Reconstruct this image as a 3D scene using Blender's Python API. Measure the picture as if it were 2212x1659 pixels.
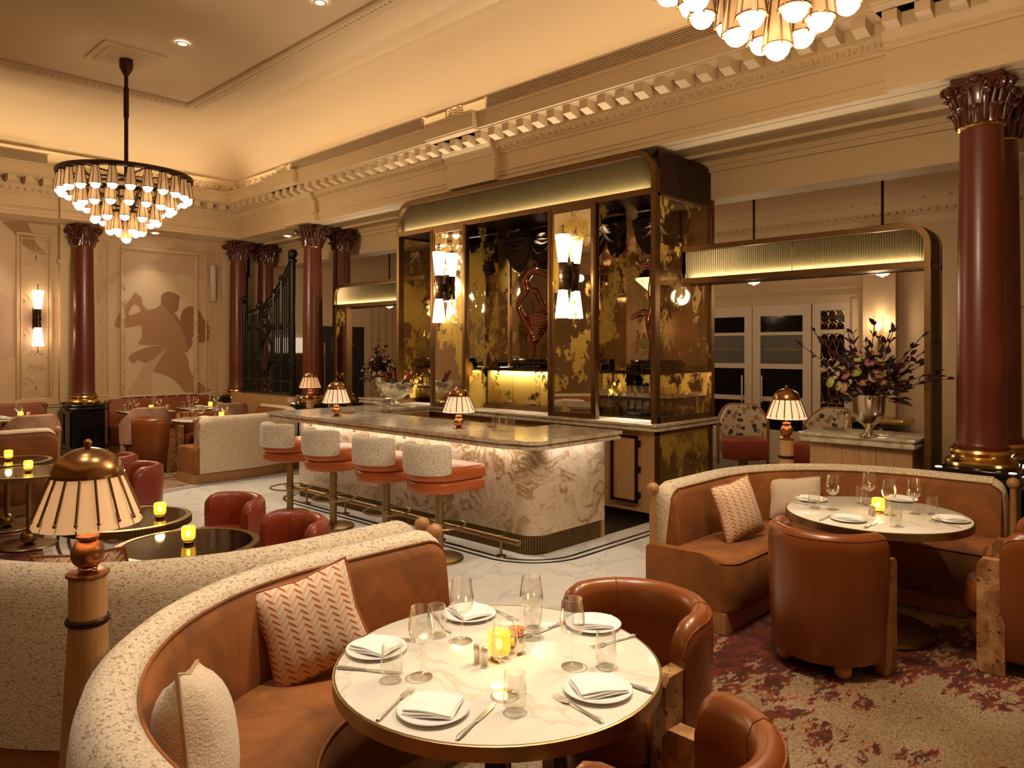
import bpy, bmesh, math, random
from mathutils import Vector, Matrix
PI=math.pi
random.seed(7)
for o in list(bpy.data.objects): bpy.data.objects.remove(o)
S=bpy.context.scene; COL=S.collection
# ------------------------------------------------------------------ camera (photo frame 2212 x 1659)
FPX=1599.0; CX=1106.0; HY=755.0; HC=1.8
YAW=math.atan2(.69353332,.72042455)
FX,FY=-.69353332,.72042455; RX,RY=.72042455,.69353332
cam=bpy.data.cameras.new('camera'); cam.sensor_width=36; cam.lens=36*FPX/2212; cam.shift_y=-(829.5-HY)/2212
cam.clip_start=.05; cam.clip_end=100
camo=bpy.data.objects.new('camera',cam); COL.objects.link(camo); camo.location=(0,0,HC); camo.rotation_euler=(PI/2,0,YAW); S.camera=camo
# ------------------------------------------------------------------ world, exposure
W=bpy.data.worlds.new('world'); S.world=W; W.use_nodes=True
W.node_tree.nodes['Background'].inputs[0].default_value=(1,.8,.6,1); W.node_tree.nodes['Background'].inputs[1].default_value=.02
S.view_settings.view_transform='Standard'; S.view_settings.look='None'; S.view_settings.gamma=1; S.view_settings.use_curve_mapping=False
S.view_settings.exposure=0.62
S.cycles.max_bounces=7; S.cycles.transparent_max_bounces=16; S.cycles.glossy_bounces=4; S.cycles.diffuse_bounces=3; S.cycles.use_adaptive_sampling=True; S.cycles.adaptive_threshold=.02; S.cycles.sample_clamp_indirect=4.0
S.cycles.use_denoising=True; S.cycles.caustics_reflective=False; S.cycles.caustics_refractive=False
WARM=(1,.76,.47); WARM2=(1,.87,.69); DEEP=(1,.66,.34)
def light(kind,name,loc,power,color,size=.05,rot=(0,0,0),sx=None,sy=None,angle=None,blend=.6):
    l=bpy.data.lights.new(name,kind); l.energy=power; l.color=color
    if kind=='AREA':
        l.shape='RECTANGLE'; l.size=sx; l.size_y=sy
    else: l.shadow_soft_size=size
    if kind=='SPOT': l.spot_size=angle; l.spot_blend=blend
    o=bpy.data.objects.new(name,l); COL.objects.link(o); o.location=loc; o.rotation_euler=rot
    return o
# cove strips lying in the channel behind the cornice (visible sides and the two behind the camera)
COVE=26.0
X0,X1,Y0,Y1=-13.63,1.25,-3.6,6.58      # faces of the ring beam
ZS=3.92; ZC=5.77                        # beam soffit, flat ceiling
cl=X1-X0-1.2; cw=Y1-Y0-1.2
CV=(1,.80,.52); TL=math.radians(8)
light('AREA','cove_strip_light',((X0+X1)/2,Y1-.27,4.74),COVE*cl/10,CV,rot=(PI+TL,0,0),sx=cl,sy=.07)
light('AREA','cove_strip_light',((X0+X1)/2,Y0+.27,4.74),COVE*cl/10,CV,rot=(PI-TL,0,0),sx=cl,sy=.07)
light('AREA','cove_strip_light',(X0+.27,(Y0+Y1)/2,4.74),COVE*cw/10,CV,rot=(0,PI+TL,0),sx=.07,sy=cw)
light('AREA','cove_strip_light',(X1-.27,(Y0+Y1)/2,4.74),COVE*cw/10,CV,rot=(0,PI-TL,0),sx=.07,sy=cw)
# recessed downlights: (x, y, z of ceiling, watts, cone degrees, aim x, aim y)
DOWN=[(-9.71,3.94,ZC,160,60,-9.6,4.4),(-7.43,4.56,ZC,150,60,-7.2,3.9),(-4.4,2.9,ZC,150,55,-4.4,3.5),(-1.9,1.9,ZC,430,40,-1.8,1.8),
      (-1.6,4.3,ZC,215,38,-1.6,4.9),(-3.2,3.4,ZC,140,46,-3.0,3.7),(-.9,2.9,ZC,120,50,-.9,3.1),(-4.2,.9,ZC,150,55,-4.4,1.4),(-7.6,1.2,ZC,150,60,-8.0,2.0),
      (-10.1,1.5,ZC,200,55,-11.0,3.6),(-6.2,-.6,ZC,150,80,-6.2,-.4),(-2.8,.3,ZC,110,48,-2.5,.7)]
for (x,y,z,w,a,ax,ay) in DOWN:
    d=Vector((ax-x,ay-y,-(z-.6))); q=d.to_track_quat('-Z','Y').to_euler()
    light('SPOT','downlight_beam',(x,y,z-.03),w,WARM2,.05,q,angle=math.radians(a),blend=.8)
for (x,y,w) in [(-12.6,7.05,35),(-14.02,5.2,34),(-14.02,2.6,34),(-14.02,.4,30)]:
    light('SPOT','soffit_downlight_beam',(x,y,ZS-.03),w,WARM2,.04,(0,0,0),angle=math.radians(80),blend=.9)
# ------------------------------------------------------------------ helpers
def atz(px,py,z=0.):
    Z=FPX*(HC-z)/(py-HY); k=(px-CX)/FPX*Z
    return (FX*Z+RX*k, FY*Z+RY*k)
def aty(px,py,Y):
    k=(px-CX)/FPX; Z=Y/(FY+RY*k); return ((FX+RX*k)*Z, HC-(py-HY)*Z/FPX)
def atx(px,py,X):
    k=(px-CX)/FPX; Z=X/(FX+RX*k); return ((FY+RY*k)*Z, HC-(py-HY)*Z/FPX)
class MB:
    def __init__(s): s.v=[]; s.f=[]
    def add(s,vs,fs):
        n=len(s.v); s.v+= [tuple(v) for v in vs]; s.f+=[tuple(i+n for i in f) for f in fs]; return s
    def box(s,a,b):
        (x0,y0,z0),(x1,y1,z1)=a,b
        return s.add([(x0,y0,z0),(x1,y0,z0),(x1,y1,z0),(x0,y1,z0),(x0,y0,z1),(x1,y0,z1),(x1,y1,z1),(x0,y1,z1)],
              [(3,2,1,0),(4,5,6,7),(0,1,5,4),(1,2,6,5),(2,3,7,6),(3,0,4,7)])
    def bbox(s,a,b,r):           # bevelled box
        bm=bmesh.new(); m=MB().box(a,b)
        vs=[bm.verts.new(v) for v in m.v]
        for f in m.f: bm.faces.new([vs[i] for i in f])
        bmesh.ops.bevel(bm,geom=bm.edges[:],offset=r,segments=2,profile=.5,affect='EDGES')
        bm.verts.ensure_lookup_table(); bm.verts.index_update()
        s.add([v.co[:] for v in bm.verts],[[v.index for v in f.verts] for f in bm.faces]); bm.free(); return s
    def lathe(s,prof,n=24,c=(0,0,0),a0=0,a1=2*PI):
        full=abs(a1-a0-2*PI)<1e-6; m=n if full else n+1
        vs=[]; fs=[]
        for (r,z) in prof:
            for i in range(m):
                a=a0+(a1-a0)*i/n; vs.append((c[0]+r*math.cos(a),c[1]+r*math.sin(a),c[2]+z))
        for j in range(len(prof)-1):
            for i in range(n):
                k=(i+1)%m
                if prof[j][0]<1e-6: fs.append((j*m+i,(j+1)*m+k,(j+1)*m+i))
                elif prof[j+1][0]<1e-6: fs.append((j*m+i,j*m+k,(j+1)*m+i))
                else: fs.append((j*m+i,j*m+k,(j+1)*m+k,(j+1)*m+i))
        return s.add(vs,fs)
    def ball(s,c,r,n=12,k=8,sz=1):
        return s.lathe([(max(r*math.sin(PI*i/k),0) if 0<i<k else 0,-r*sz*math.cos(PI*i/k)) for i in range(k+1)],n,c)
    def tube(s,pts,r,n=6,closed=False):
        P=[Vector(p) for p in pts]; N=len(P); rs=r if isinstance(r,(list,tuple)) else [r]*N
        T=[]
        for i in range(N):
            a=P[i-1] if (i>0 or closed) else P[i]; b=P[(i+1)%N] if (i<N-1 or closed) else P[i]
            t=(b-a); T.append(t.normalized() if t.length>1e-9 else Vector((0,0,1)))
        u=T[0].orthogonal().normalized(); vs=[]
        for i in range(N):
            if i: u=(u-T[i]*u.dot(T[i])); u=u.normalized() if u.length>1e-6 else T[i].orthogonal().normalized()
            w=T[i].cross(u)
            for k in range(n):
                a=2*PI*k/n; vs.append(P[i]+(u*math.cos(a)+w*math.sin(a))*rs[i])
        fs=[]
        for i in range(N if closed else N-1):
            j=(i+1)%N
            for k in range(n): fs.append((i*n+k,i*n+(k+1)%n,j*n+(k+1)%n,j*n+k))
        if not closed: fs.append(tuple(range(n-1,-1,-1))); fs.append(tuple((N-1)*n+k for k in range(n)))
        return s.add(vs,fs)
    def prism(s,poly,a,b,plane='xy'):
        n=len(poly)
        def P(p,h): return (p[0],p[1],h) if plane=='xy' else ((p[0],h,p[1]) if plane=='xz' else (h,p[0],p[1]))
        vs=[P(p,a) for p in poly]+[P(p,b) for p in poly]
        fs=[tuple(range(n-1,-1,-1)),tuple(range(n,2*n))]+[(i,(i+1)%n,n+(i+1)%n,n+i) for i in range(n)]
        return s.add(vs,fs)
    def sweep(s,path,prof,zfun=None,closed=False,caps=True,dfun=None):
        # path: (x,y,nx,ny); prof: closed list of (d,z)
        m=len(prof); N=len(path); vs=[]
        for i,(x,y,nx,ny) in enumerate(path):
            for (d,z) in prof:
                zz=zfun(i,d,z) if zfun else z
                if dfun: d=dfun(i,d,z)
                vs.append((x+nx*d,y+ny*d,zz))
        fs=[]
        for i in range(N if closed else N-1):
            j=(i+1)%N
            for k in range(m): fs.append((i*m+k,j*m+k,j*m+(k+1)%m,i*m+(k+1)%m))
        if caps and not closed: fs.append(tuple(range(m))); fs.append(tuple((N-1)*m+k for k in range(m-1,-1,-1)))
        return s.add(vs,fs)
    def rprism(s,out,z0,z1,r,k=3):     # outline with rounded top and bottom edges
        n=len(out); P=[Vector(p) for p in out]; nr=[]
        for i in range(n):
            t=(P[(i+1)%n]-P[i-1]).normalized(); nr.append(Vector((-t.y,t.x)))
        lv=[(r-r*math.sin(PI/2*i/k),z0+r-r*math.cos(PI/2*i/k)) for i in range(k+1)]+[(r-r*math.cos(PI/2*i/k),z1-r+r*math.sin(PI/2*i/k)) for i in range(k+1)]
        vs=[];fs=[]
        for (d,z) in lv:
            for i in range(n):
                q=P[i]+nr[i]*d; vs.append((q.x,q.y,z))
        for j in range(len(lv)-1):
            for i in range(n): fs.append((j*n+i,j*n+(i+1)%n,(j+1)*n+(i+1)%n,(j+1)*n+i))
        fs.append(tuple(range(n-1,-1,-1))); fs.append(tuple((len(lv)-1)*n+i for i in range(n)))
        return s.add(vs,fs)
    def xf(s,m):
        s.v=[tuple(m@Vector(v)) for v in s.v]; return s
    def mesh(s,name,smooth=38):
        me=bpy.data.meshes.new(name); me.from_pydata(s.v,[],s.f); me.update()
        bm=bmesh.new(); bm.from_mesh(me); bmesh.ops.recalc_face_normals(bm,faces=bm.faces[:])
        big=[f for f in bm.faces if len(f.verts)>4]
        if big: bmesh.ops.triangulate(bm,faces=big)
        bm.to_mesh(me); bm.free()
        if smooth: me.shade_smooth(); me.set_sharp_from_angle(angle=math.radians(smooth))
        return me
def obj(name,me,mat,parent=None,loc=(0,0,0),rot=(0,0,0),smooth=38,sc=None):
    if isinstance(me,MB): me=me.mesh(name,smooth)
    if mat and not me.materials: me.materials.append(mat)
    o=bpy.data.objects.new(name,me); COL.objects.link(o); o.location=loc; o.rotation_euler=rot
    if sc: o.scale=sc
    if parent: o.parent=parent
    return o
def tag(o,label,cat,group=None,kind=None):
    o['label']=label; o['category']=cat
    if group: o['group']=group
    if kind: o['kind']=kind
    return o
def thing(name,label,cat,loc=(0,0,0),rz=0,group=None):
    o=bpy.data.objects.new(name,None); COL.objects.link(o); o.location=loc; o.rotation_euler=(0,0,rz); o.empty_display_size=.1
    return tag(o,label,cat,group)
def struct(name,me,mat,label=None,parent=None,smooth=38,cat=None):
    o=obj(name,me,mat,parent,smooth=smooth)
    if not parent:
        o['kind']='structure'
        if label: o['label']=label
    return o
def copy_tree(o,parent=None):
    c=o.copy(); COL.objects.link(c); c.parent=parent
    for ch in o.children: copy_tree(ch,c)
    return c
def dup(o,loc,rz=0,label=None,group=None,sc=None):
    c=copy_tree(o); c.location=loc; c.rotation_euler=(0,0,rz)
    if label: c['label']=label
    if group: c['group']=group
    if sc: c.scale=(sc,sc,sc)
    return c
# ------------------------------------------------------------------ materials
def lin(c): return tuple(((x/255.)/12.92 if x/255.<=.04045 else ((x/255.+.055)/1.055)**2.4) for x in c)
class NT:
    def __init__(s,name):
        s.m=bpy.data.materials.new(name); s.m.use_nodes=True; s.t=s.m.node_tree; s.b=s.t.nodes['Principled BSDF']; s.out=s.t.nodes['Material Output']
    def n(s,ty,**kw):
        x=s.t.nodes.new(ty)
        for k,v in kw.items():
            if k in x.inputs.keys() if isinstance(k,str) else False: x.inputs[k].default_value=v
            else: setattr(x,k,v)
        return x
    def l(s,a,b): s.t.links.new(a,b)
    def tc(s,kind='Object',scale=(1,1,1),rot=(0,0,0)):
        c=s.n('ShaderNodeTexCoord'); m=s.n('ShaderNodeMapping'); m.inputs['Scale'].default_value=scale; m.inputs['Rotation'].default_value=rot
        s.l(c.outputs[kind],m.inputs[0]); return m.outputs[0]
    def noise(s,vec,scale,detail=4,rough=.55,dist=0):
        x=s.n('ShaderNodeTexNoise'); x.inputs['Scale'].default_value=scale; x.inputs['Detail'].default_value=detail; x.inputs['Roughness'].default_value=rough; x.inputs['Distortion'].default_value=dist
        s.l(vec,x.inputs['Vector']); return x.outputs['Fac']
    def ramp(s,fac,stops,interp='LINEAR'):
        r=s.n('ShaderNodeValToRGB'); r.color_ramp.interpolation=interp
        while len(r.color_ramp.elements)<len(stops): r.color_ramp.elements.new(.5)
        for e,(p,c) in zip(r.color_ramp.elements,stops):
            e.position=p; e.color=(c[0],c[1],c[2],1) if isinstance(c,(tuple,list)) else (c,c,c,1)
        s.l(fac,r.inputs[0]); return r.outputs[0]
    def mix(s,fac,a,b,mode='MIX'):
        x=s.n('ShaderNodeMix',data_type='RGBA',blend_type=mode)
        if isinstance(fac,float): x.inputs[0].default_value=fac
        else: s.l(fac,x.inputs[0])
        for v,i in ((a,6),(b,7)):
            if isinstance(v,tuple): x.inputs[i].default_value=(*v[:3],1)
            else: s.l(v,x.inputs[i])
        return x.outputs[2]
    def math(s,op,a,b=None):
        x=s.n('ShaderNodeMath',operation=op)
        for v,i in ((a,0),(b,1)):
            if v is None: continue
            if isinstance(v,(int,float)): x.inputs[i].default_value=v
            else: s.l(v,x.inputs[i])
        return x.outputs[0]
    def bump(s,h,strength=.2,dist=.01):
        x=s.n('ShaderNodeBump'); x.inputs['Strength'].default_value=strength; x.inputs['Distance'].default_value=dist
        s.l(h,x.inputs['Height']); s.l(x.outputs[0],s.b.inputs['Normal'])
    def set(s,color=None,rough=None,metal=None,**kw):
        for k,v in dict(**{'Base Color':color,'Roughness':rough,'Metallic':metal},**kw).items():
            if v is None: continue
            i=s.b.inputs[k]
            if hasattr(v,'is_output'): s.l(v,i)
            elif isinstance(v,tuple): i.default_value=(*v[:3],1) if len(i.default_value)==4 else v
            else: i.default_value=v
        return s.m
def plain(name,c,rough=.6,metal=0,nz=0,nscale=8,**kw):
    t=NT(name)
    if nz:
        f=t.noise(t.tc(),nscale,5); col=t.mix(f,tuple(x*(1-nz) for x in c),tuple(min(1,x*(1+nz)) for x in c)); t.set(col,rough,metal,**kw)
    else: t.set(c,rough,metal,**kw)
    return t.m
M={}
M['plaster']=plain('cream_plaster',(.65,.475,.275),.62,nz=.05,nscale=1.5)
M['plaster_wall']=plain('wall_plaster',(.62,.43,.26),.6,nz=.04,nscale=1.2)
M['ceiling']=plain('ceiling_paint',(.62,.455,.275),.75,nz=.03,nscale=.7)
M['corridor']=plain('corridor_paint',(.54,.37,.22),.6,nz=.03)
M['door']=plain('door_paint',(.58,.45,.34),.45,nz=.03)
M['mural_a']=plain('mural_brown',(.38,.20,.095),.65,nz=.05)
M['mural_b']=plain('mural_dark_brown',(.29,.135,.06),.65,nz=.05)
M['mural_c']=plain('mural_pink',(.56,.36,.25),.65,nz=.05)
M['mural_d']=plain('mural_tan',(.54,.36,.235),.65,nz=.05)
M['mural_e']=plain('mural_gold',(.62,.46,.30),.65,nz=.05)
M['shaft']=plain('oxblood_lacquer',(.115,.016,.006),.36,nz=.12,nscale=3,**{'Coat Weight':.15,'Coat Roughness':.2})
M['capital']=plain('carved_mahogany',(.085,.016,.008),.28,nz=.3,nscale=9,**{'Coat Weight':.5,'Coat Roughness':.12})
M['black']=plain('black_lacquer',(.006,.006,.006),.12,nz=.3)
M['blackiron']=plain('black_iron',(.010,.009,.008),.35,metal=.4,nz=.3)
M['opening_shade']=plain('painted_opening_shade',(.006,.005,.005),.6,nz=.3)  # near-black colour in place of the unlit depth behind an opening
M['brass']=plain('polished_brass',(.62,.40,.13),.22,1,nz=.25,nscale=5)
M['abrass']=plain('aged_brass',(.33,.225,.10),.36,1,nz=.2,nscale=12)
M['dbrass']=plain('dark_antique_brass',(.20,.13,.055),.40,1,nz=.25,nscale=9)
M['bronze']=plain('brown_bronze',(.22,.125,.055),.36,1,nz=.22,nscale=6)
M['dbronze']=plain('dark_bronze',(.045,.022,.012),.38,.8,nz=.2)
M['copper']=plain('aged_copper',(.36,.155,.07),.33,1,nz=.3,nscale=7)
M['lampmetal']=plain('brown_gilt_metal',(.36,.19,.075),.26,1,nz=.25,nscale=5)
M['silver']=plain('silver_plate',(.88,.84,.78),.24,.82,nz=.05)
M['silver2']=plain('mercury_silver',(.72,.64,.50),.2,1,nz=.25,nscale=18)
M['white']=plain('white_china',(.83,.80,.76),.16,nz=.02,**{'Coat Weight':.4})
M['linen']=plain('white_linen',(.84,.81,.77),.85,nz=.04,nscale=30)
def m_leather(name,c,rough=.34):
    t=NT(name); v=t.tc(); f=t.noise(v,4,4); f2=t.noise(v,180,3)
    t.set(t.mix(f,tuple(x*.8 for x in c),tuple(x*1.2 for x in c)),rough,0,**{'Coat Weight':.12,'Coat Roughness':.3}); t.bump(f2,.08,.002); return t.m
M['cognac']=m_leather('cognac_leather',(.20,.052,.010),.30)
M['coral']=m_leather('coral_leather',(.45,.105,.025),.38)
M['brick']=m_leather('brick_red_leather',(.25,.036,.014),.34)
M['rust']=m_leather('rust_leather',(.26,.058,.018),.36)
def m_velvet(name,c,sh=.5):
    t=NT(name); v=t.tc(); f=t.noise(v,3.5,5,.6,.6); f2=t.noise(v,260,2)
    t.set(t.mix(t.ramp(f,[(.32,0),(.68,1)]),tuple(x*.62 for x in c),tuple(x*1.35 for x in c)),.8,0,**{'Sheen Weight':sh,'Sheen Roughness':.35,'Sheen Tint':(1,.72,.45)}); t.bump(f2,.15,.002); return t.m
M['velvet']=m_velvet('brown_velvet',(.235,.076,.013),.03)
M['rustvelvet']=m_velvet('rust_velvet',(.22,.030,.008),.25)
M['mauve']=m_velvet('mauve_fabric',(.42,.235,.165),.2)
def m_boucle(name,base,dark,thr=(.57,.64),sc=(1,1,2.6)):
    t=NT(name); v=t.tc(scale=sc); f=t.noise(v,66,3,.6,.9); f2=t.noise(t.tc(),130,3); f3=t.noise(t.tc(),2.2,3)
    k=t.ramp(f,[(thr[0],0),(thr[1],1)]); b=t.mix(f2,tuple(x*.85 for x in base),tuple(min(1,x*1.1) for x in base)); d=t.mix(f3,dark,tuple(x*1.5 for x in dark))
    t.set(t.mix(t.math('MULTIPLY',k,.9),b,d),.92,0,**{'Sheen Weight':.3,'Sheen Roughness':.5}); t.bump(f2,.6,.006); return t.m
M['boucle']=m_boucle('flecked_cream_boucle',(.70,.58,.43),(.22,.135,.065),(.54,.60))
M['boucle_w']=m_boucle('white_flecked_boucle',(.82,.76,.66),(.22,.13,.065),(.55,.60),(1,1,3.4))
def m_wood(name,a,b,ax=(9,9,.6)):
    t=NT(name); v=t.tc(scale=ax); f=t.noise(v,7,6,.6,.4); f2=t.noise(t.tc(scale=(30,30,1.2)),9,3)
    c=t.mix(t.ramp(f,[(.3,0),(.7,1)]),a,b); c=t.mix(t.math('MULTIPLY',f2,.35),c,tuple(x*.7 for x in a)); t.set(c,.42); t.bump(f2,.05,.002); return t.m
M['oak']=m_wood('pale_oak',(.42,.225,.095),(.56,.33,.155))
M['oak2']=m_wood('honey_oak',(.36,.17,.065),(.48,.25,.105))
M['walnut']=m_wood('brown_wood',(.22,.085,.032),(.33,.14,.055))
def m_marble(name,base,vein,vein2,scale,amt,rough=.12,width=.035):
    t=NT(name); v=t.tc(); w=t.n('ShaderNodeTexNoise'); w.inputs['Scale'].default_value=scale*.6; w.inputs['Detail'].default_value=5; t.l(v,w.inputs['Vector'])
    vv=t.n('ShaderNodeVectorMath',operation='MULTIPLY_ADD'); t.l(w.outputs['Color'],vv.inputs[0]); vv.inputs[1].default_value=(1.3,1.3,1.3); t.l(v,vv.inputs[2])
    f=t.noise(vv.outputs[0],scale,7,.58,.5); g=t.noise(vv.outputs[0],scale*2.1,6,.6,.3)
    d=t.math('ABSOLUTE',t.math('SUBTRACT',f,.5)); k=t.ramp(d,[(0,1),(width,0)])
    d2=t.math('ABSOLUTE',t.math('SUBTRACT',g,.47)); k2=t.ramp(d2,[(0,1),(width*.55,0)])
    cl=t.ramp(t.noise(v,scale*.8,5,.6),[(.35,0),(.7,1)])
    c=t.mix(t.math('MULTIPLY',cl,amt*.5),base,vein2); c=t.mix(t.math('MULTIPLY',k,amt),c,vein); c=t.mix(t.math('MULTIPLY',k2,amt*.7),c,vein2)
    t.set(c,rough); return t.m
M['floor_marble']=m_marble('white_floor_marble',(.80,.78,.74),(.42,.41,.39),(.52,.51,.48),1.1,.45,.16,.02)
M['table_marble']=m_marble('cream_table_marble',(.78,.73,.64),(.50,.36,.21),(.66,.57,.45),1.2,.40,.10,.014)
M['counter_marble']=m_marble('veined_counter_marble',(.68,.60,.48),(.30,.17,.08),(.44,.39,.31),3.0,.6,.12,.06)
def m_onyx():
    t=NT('gold_veined_onyx'); v=t.tc(scale=(1,1,1.1))
    w=t.n('ShaderNodeTexNoise'); w.inputs['Scale'].default_value=1.7; w.inputs['Detail'].default_value=4; t.l(v,w.inputs['Vector'])
    vv=t.n('ShaderNodeVectorMath',operation='MULTIPLY_ADD'); t.l(w.outputs['Color'],vv.inputs[0]); vv.inputs[1].default_value=(1.1,1.1,1.1); t.l(v,vv.inputs[2])
    f=t.noise(vv.outputs[0],1.15,5,.55,.9)
    wv=t.math('ABSOLUTE',t.math('SUBTRACT',t.math('FRACT',t.math('MULTIPLY',f,7.0)),.5))
    k=t.ramp(wv,[(.0,1),(.10,.55),(.17,.1),(.26,0)]); zone=t.ramp(t.noise(v,1.6,3),[(.40,.15),(.56,1)])
    fine=t.ramp(t.math('ABSOLUTE',t.math('SUBTRACT',t.noise(vv.outputs[0],6.5,6,.65,.6),.5)),[(0,1),(.03,0)])
    grey=t.ramp(t.noise(v,2.6,4),[(.56,0),(.72,1)])
    c=t.mix(t.noise(v,1.2,4),(.68,.57,.44),(.66,.52,.40)); c=t.mix(t.math('MULTIPLY',grey,.5),c,(.42,.38,.32))
    c=t.mix(t.math('MULTIPLY',k,t.math('MULTIPLY',zone,.97)),c,(.28,.155,.045)); c=t.mix(t.math('MULTIPLY',fine,.6),c,(.34,.21,.09))
    t.set(c,.14); return t.m
M['onyx']=m_onyx()
def m_trav():
    t=NT('brown_travertine'); v=t.tc(scale=(1,1,.8)); f=t.noise(v,9,6,.65,.8); g=t.noise(v,34,3,.5,.6)
    c=t.ramp(f,[(.36,(.22,.090,.030)),(.5,(.36,.175,.072)),(.64,(.52,.31,.15))]); p=t.ramp(g,[(.33,1),(.37,0)])
    t.set(t.mix(p,c,(.05,.022,.01)),.4); t.bump(t.math('SUBTRACT',1.0,p),.5,.006); return t.m
M['travertine']=m_trav()
def m_carpet():
    t=NT('red_abstract_carpet'); v=t.tc(scale=(1,1,1))
    big=t.noise(v,.55,3,.5); mid=t.noise(t.tc(scale=(1.9,1,1),rot=(0,0,.75)),3.2,5,.62,.4); fi=t.noise(t.tc(scale=(2.2,1,1),rot=(0,0,.75)),15,5,.7); th=t.noise(v,240,2)
    s_=t.math('ADD',t.math('ADD',t.math('MULTIPLY',big,.46),t.math('MULTIPLY',mid,.30)),t.math('MULTIPLY',fi,.23))
    red=t.ramp(s_,[(.500,0),(.506,1)]); org=t.ramp(t.math('ADD',s_,t.math('MULTIPLY',t.noise(v,6,3),.13)),[(.562,0),(.572,1)])
    base=t.mix(t.ramp(t.noise(t.tc(scale=(2.0,1,1),rot=(0,0,.75)),46,5,.75),[(.33,0),(.67,1)]),(.13,.080,.040),(.47,.335,.20))
    r2=t.mix(t.ramp(t.noise(v,11,3),[(.45,0),(.55,1)]),(.055,.006,.003),(.135,.014,.004))
    c=t.mix(t.math('MULTIPLY',org,.75),base,(.42,.115,.045)); c=t.mix(red,c,r2); c=t.mix(t.math('MULTIPLY',th,.4),c,(.05,.02,.01))
    t.set(c,.95,0); t.bump(th,.5,.006); return t.m
M['carpet']=m_carpet()
M['inlay']=plain('black_marble_inlay',(.012,.011,.010),.16,nz=.2)
M['stonefloor']=plain('dark_bar_floor',(.018,.017,.018),.3,nz=.2)
def m_glass(name,tint=(1,1,1),ior=1.45,gl=1.0,refl=(1,.97,.92)):
    t=NT(name); fr=t.n('ShaderNodeLayerWeight'); fr.inputs['Blend'].default_value=.42
    tr=t.n('ShaderNodeBsdfTransparent'); tr.inputs[0].default_value=(*tint,1); g=t.n('ShaderNodeBsdfGlossy'); g.inputs['Roughness'].default_value=.03; g.inputs[0].default_value=(*refl,1)
    k=t.math('MULTIPLY',t.math('POWER',fr.outputs['Facing'],2.2),gl); k=t.math('ADD',k,.05)
    mx=t.n('ShaderNodeMixShader'); t.l(k,mx.inputs[0]); t.l(tr.outputs[0],mx.inputs[1]); t.l(g.outputs[0],mx.inputs[2]); t.l(mx.outputs[0],t.out.inputs[0]); return t.m
M['glass']=m_glass('clear_glass',(.97,.97,.96))
M['darkglass']=plain('dark_door_glass',(.006,.005,.005),.08,nz=.2,**{'Specular IOR Level':.2})
M['frost']=plain('frosted_grey_glass',(.085,.075,.062),.35,nz=.1)
M['smoked']=plain('smoked_mirror',(.045,.028,.015),.05,.85,nz=.1)
def m_leaf(name,glass,thr=(.535,.56),glossy=(.62,.50,.36)):
    # antique glass with patches of gold leaf; glass=True lets the space behind show through
    t=NT(name); v=t.tc(scale=(1,1,.75)); s_=t.math('ADD',t.math('MULTIPLY',t.noise(v,2.3,3,.55,.6),.66),t.math('MULTIPLY',t.noise(v,15,6,.74,.3),.38))
    k=t.ramp(s_,[thr and (thr[0],0),(thr[1],1)]); fl=t.noise(v,60,4,.7)
    t.set(t.mix(fl,(.30,.17,.02),(.80,.55,.11)),t.math('ADD',t.math('MULTIPLY',fl,.3),.30),.45); t.bump(fl,.5,.006)
    g=t.n('ShaderNodeBsdfGlossy'); g.inputs['Roughness'].default_value=.035
    if glass:
        g.inputs[0].default_value=(.95,.85,.7,1); tr=t.n('ShaderNodeBsdfTransparent'); tr.inputs[0].default_value=(.80,.70,.57,1)
        mm=t.n('ShaderNodeMixShader'); mm.inputs[0].default_value=.16; t.l(tr.outputs[0],mm.inputs[1]); t.l(g.outputs[0],mm.inputs[2]); base=mm.outputs[0]
    else: g.inputs[0].default_value=(*glossy,1); base=g.outputs[0]
    mx=t.n('ShaderNodeMixShader'); t.l(k,mx.inputs[0]); t.l(base,mx.inputs[1]); t.l(t.b.outputs[0],mx.inputs[2]); t.l(mx.outputs[0],t.out.inputs[0]); return t.m
M['leafglass']=m_leaf('gold_leaf_glass',True,(.545,.565))
M['leafmirror']=m_leaf('gold_leaf_antique_mirror',False,(.545,.565),(.74,.67,.54))
M['leafdoor']=m_leaf('gold_leaf_door_mirror',False,(.47,.52),(.5,.38,.2))
M['reed']=plain('reeded_olive_brass',(.13,.095,.038),.26,.45,nz=.1)
M['drape']=m_velvet('brown_silk_drape',(.050,.024,.011),.0)
M['sculpt']=plain('copper_glass',(.36,.11,.05),.06,.85,nz=.35,nscale=6,**{'Coat Weight':1.0,'Coat Roughness':.03})
def emit(name,c,st,base=(.8,.7,.55),rough=.5,trans=0):
    t=NT(name); f=t.noise(t.tc(),6,2); t.set(t.mix(f,tuple(x*.95 for x in base),base),rough,0,**{'Emission Color':c,'Emission Strength':st}); return t.m
M['globe']=emit('lit_opal_globe',(1,.80,.50),5.0)
M['cshade']=emit('lit_chandelier_shade',(1,.52,.20),.22,(.42,.24,.11))
M['shade']=emit('lit_linen_shade',(1,.50,.20),.28,(.66,.48,.30),.8)
M['shade_b']=emit('lit_linen_shade_bright',(1,.66,.36),.42,(.82,.70,.54),.8)
M['sconce']=emit('lit_sconce_glass',(1,.78,.50),3.0)
M['bowl']=emit('lit_alabaster_bowl',(1,.80,.52),2.6)
M['led']=emit('led_disc',(1,.92,.78),14.0)
M['strip']=emit('led_strip',(1,.80,.48),5.0)
M['candle']=emit('amber_candle_glass',(1,.64,.08),.75,(.75,.52,.10),.25)
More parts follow.
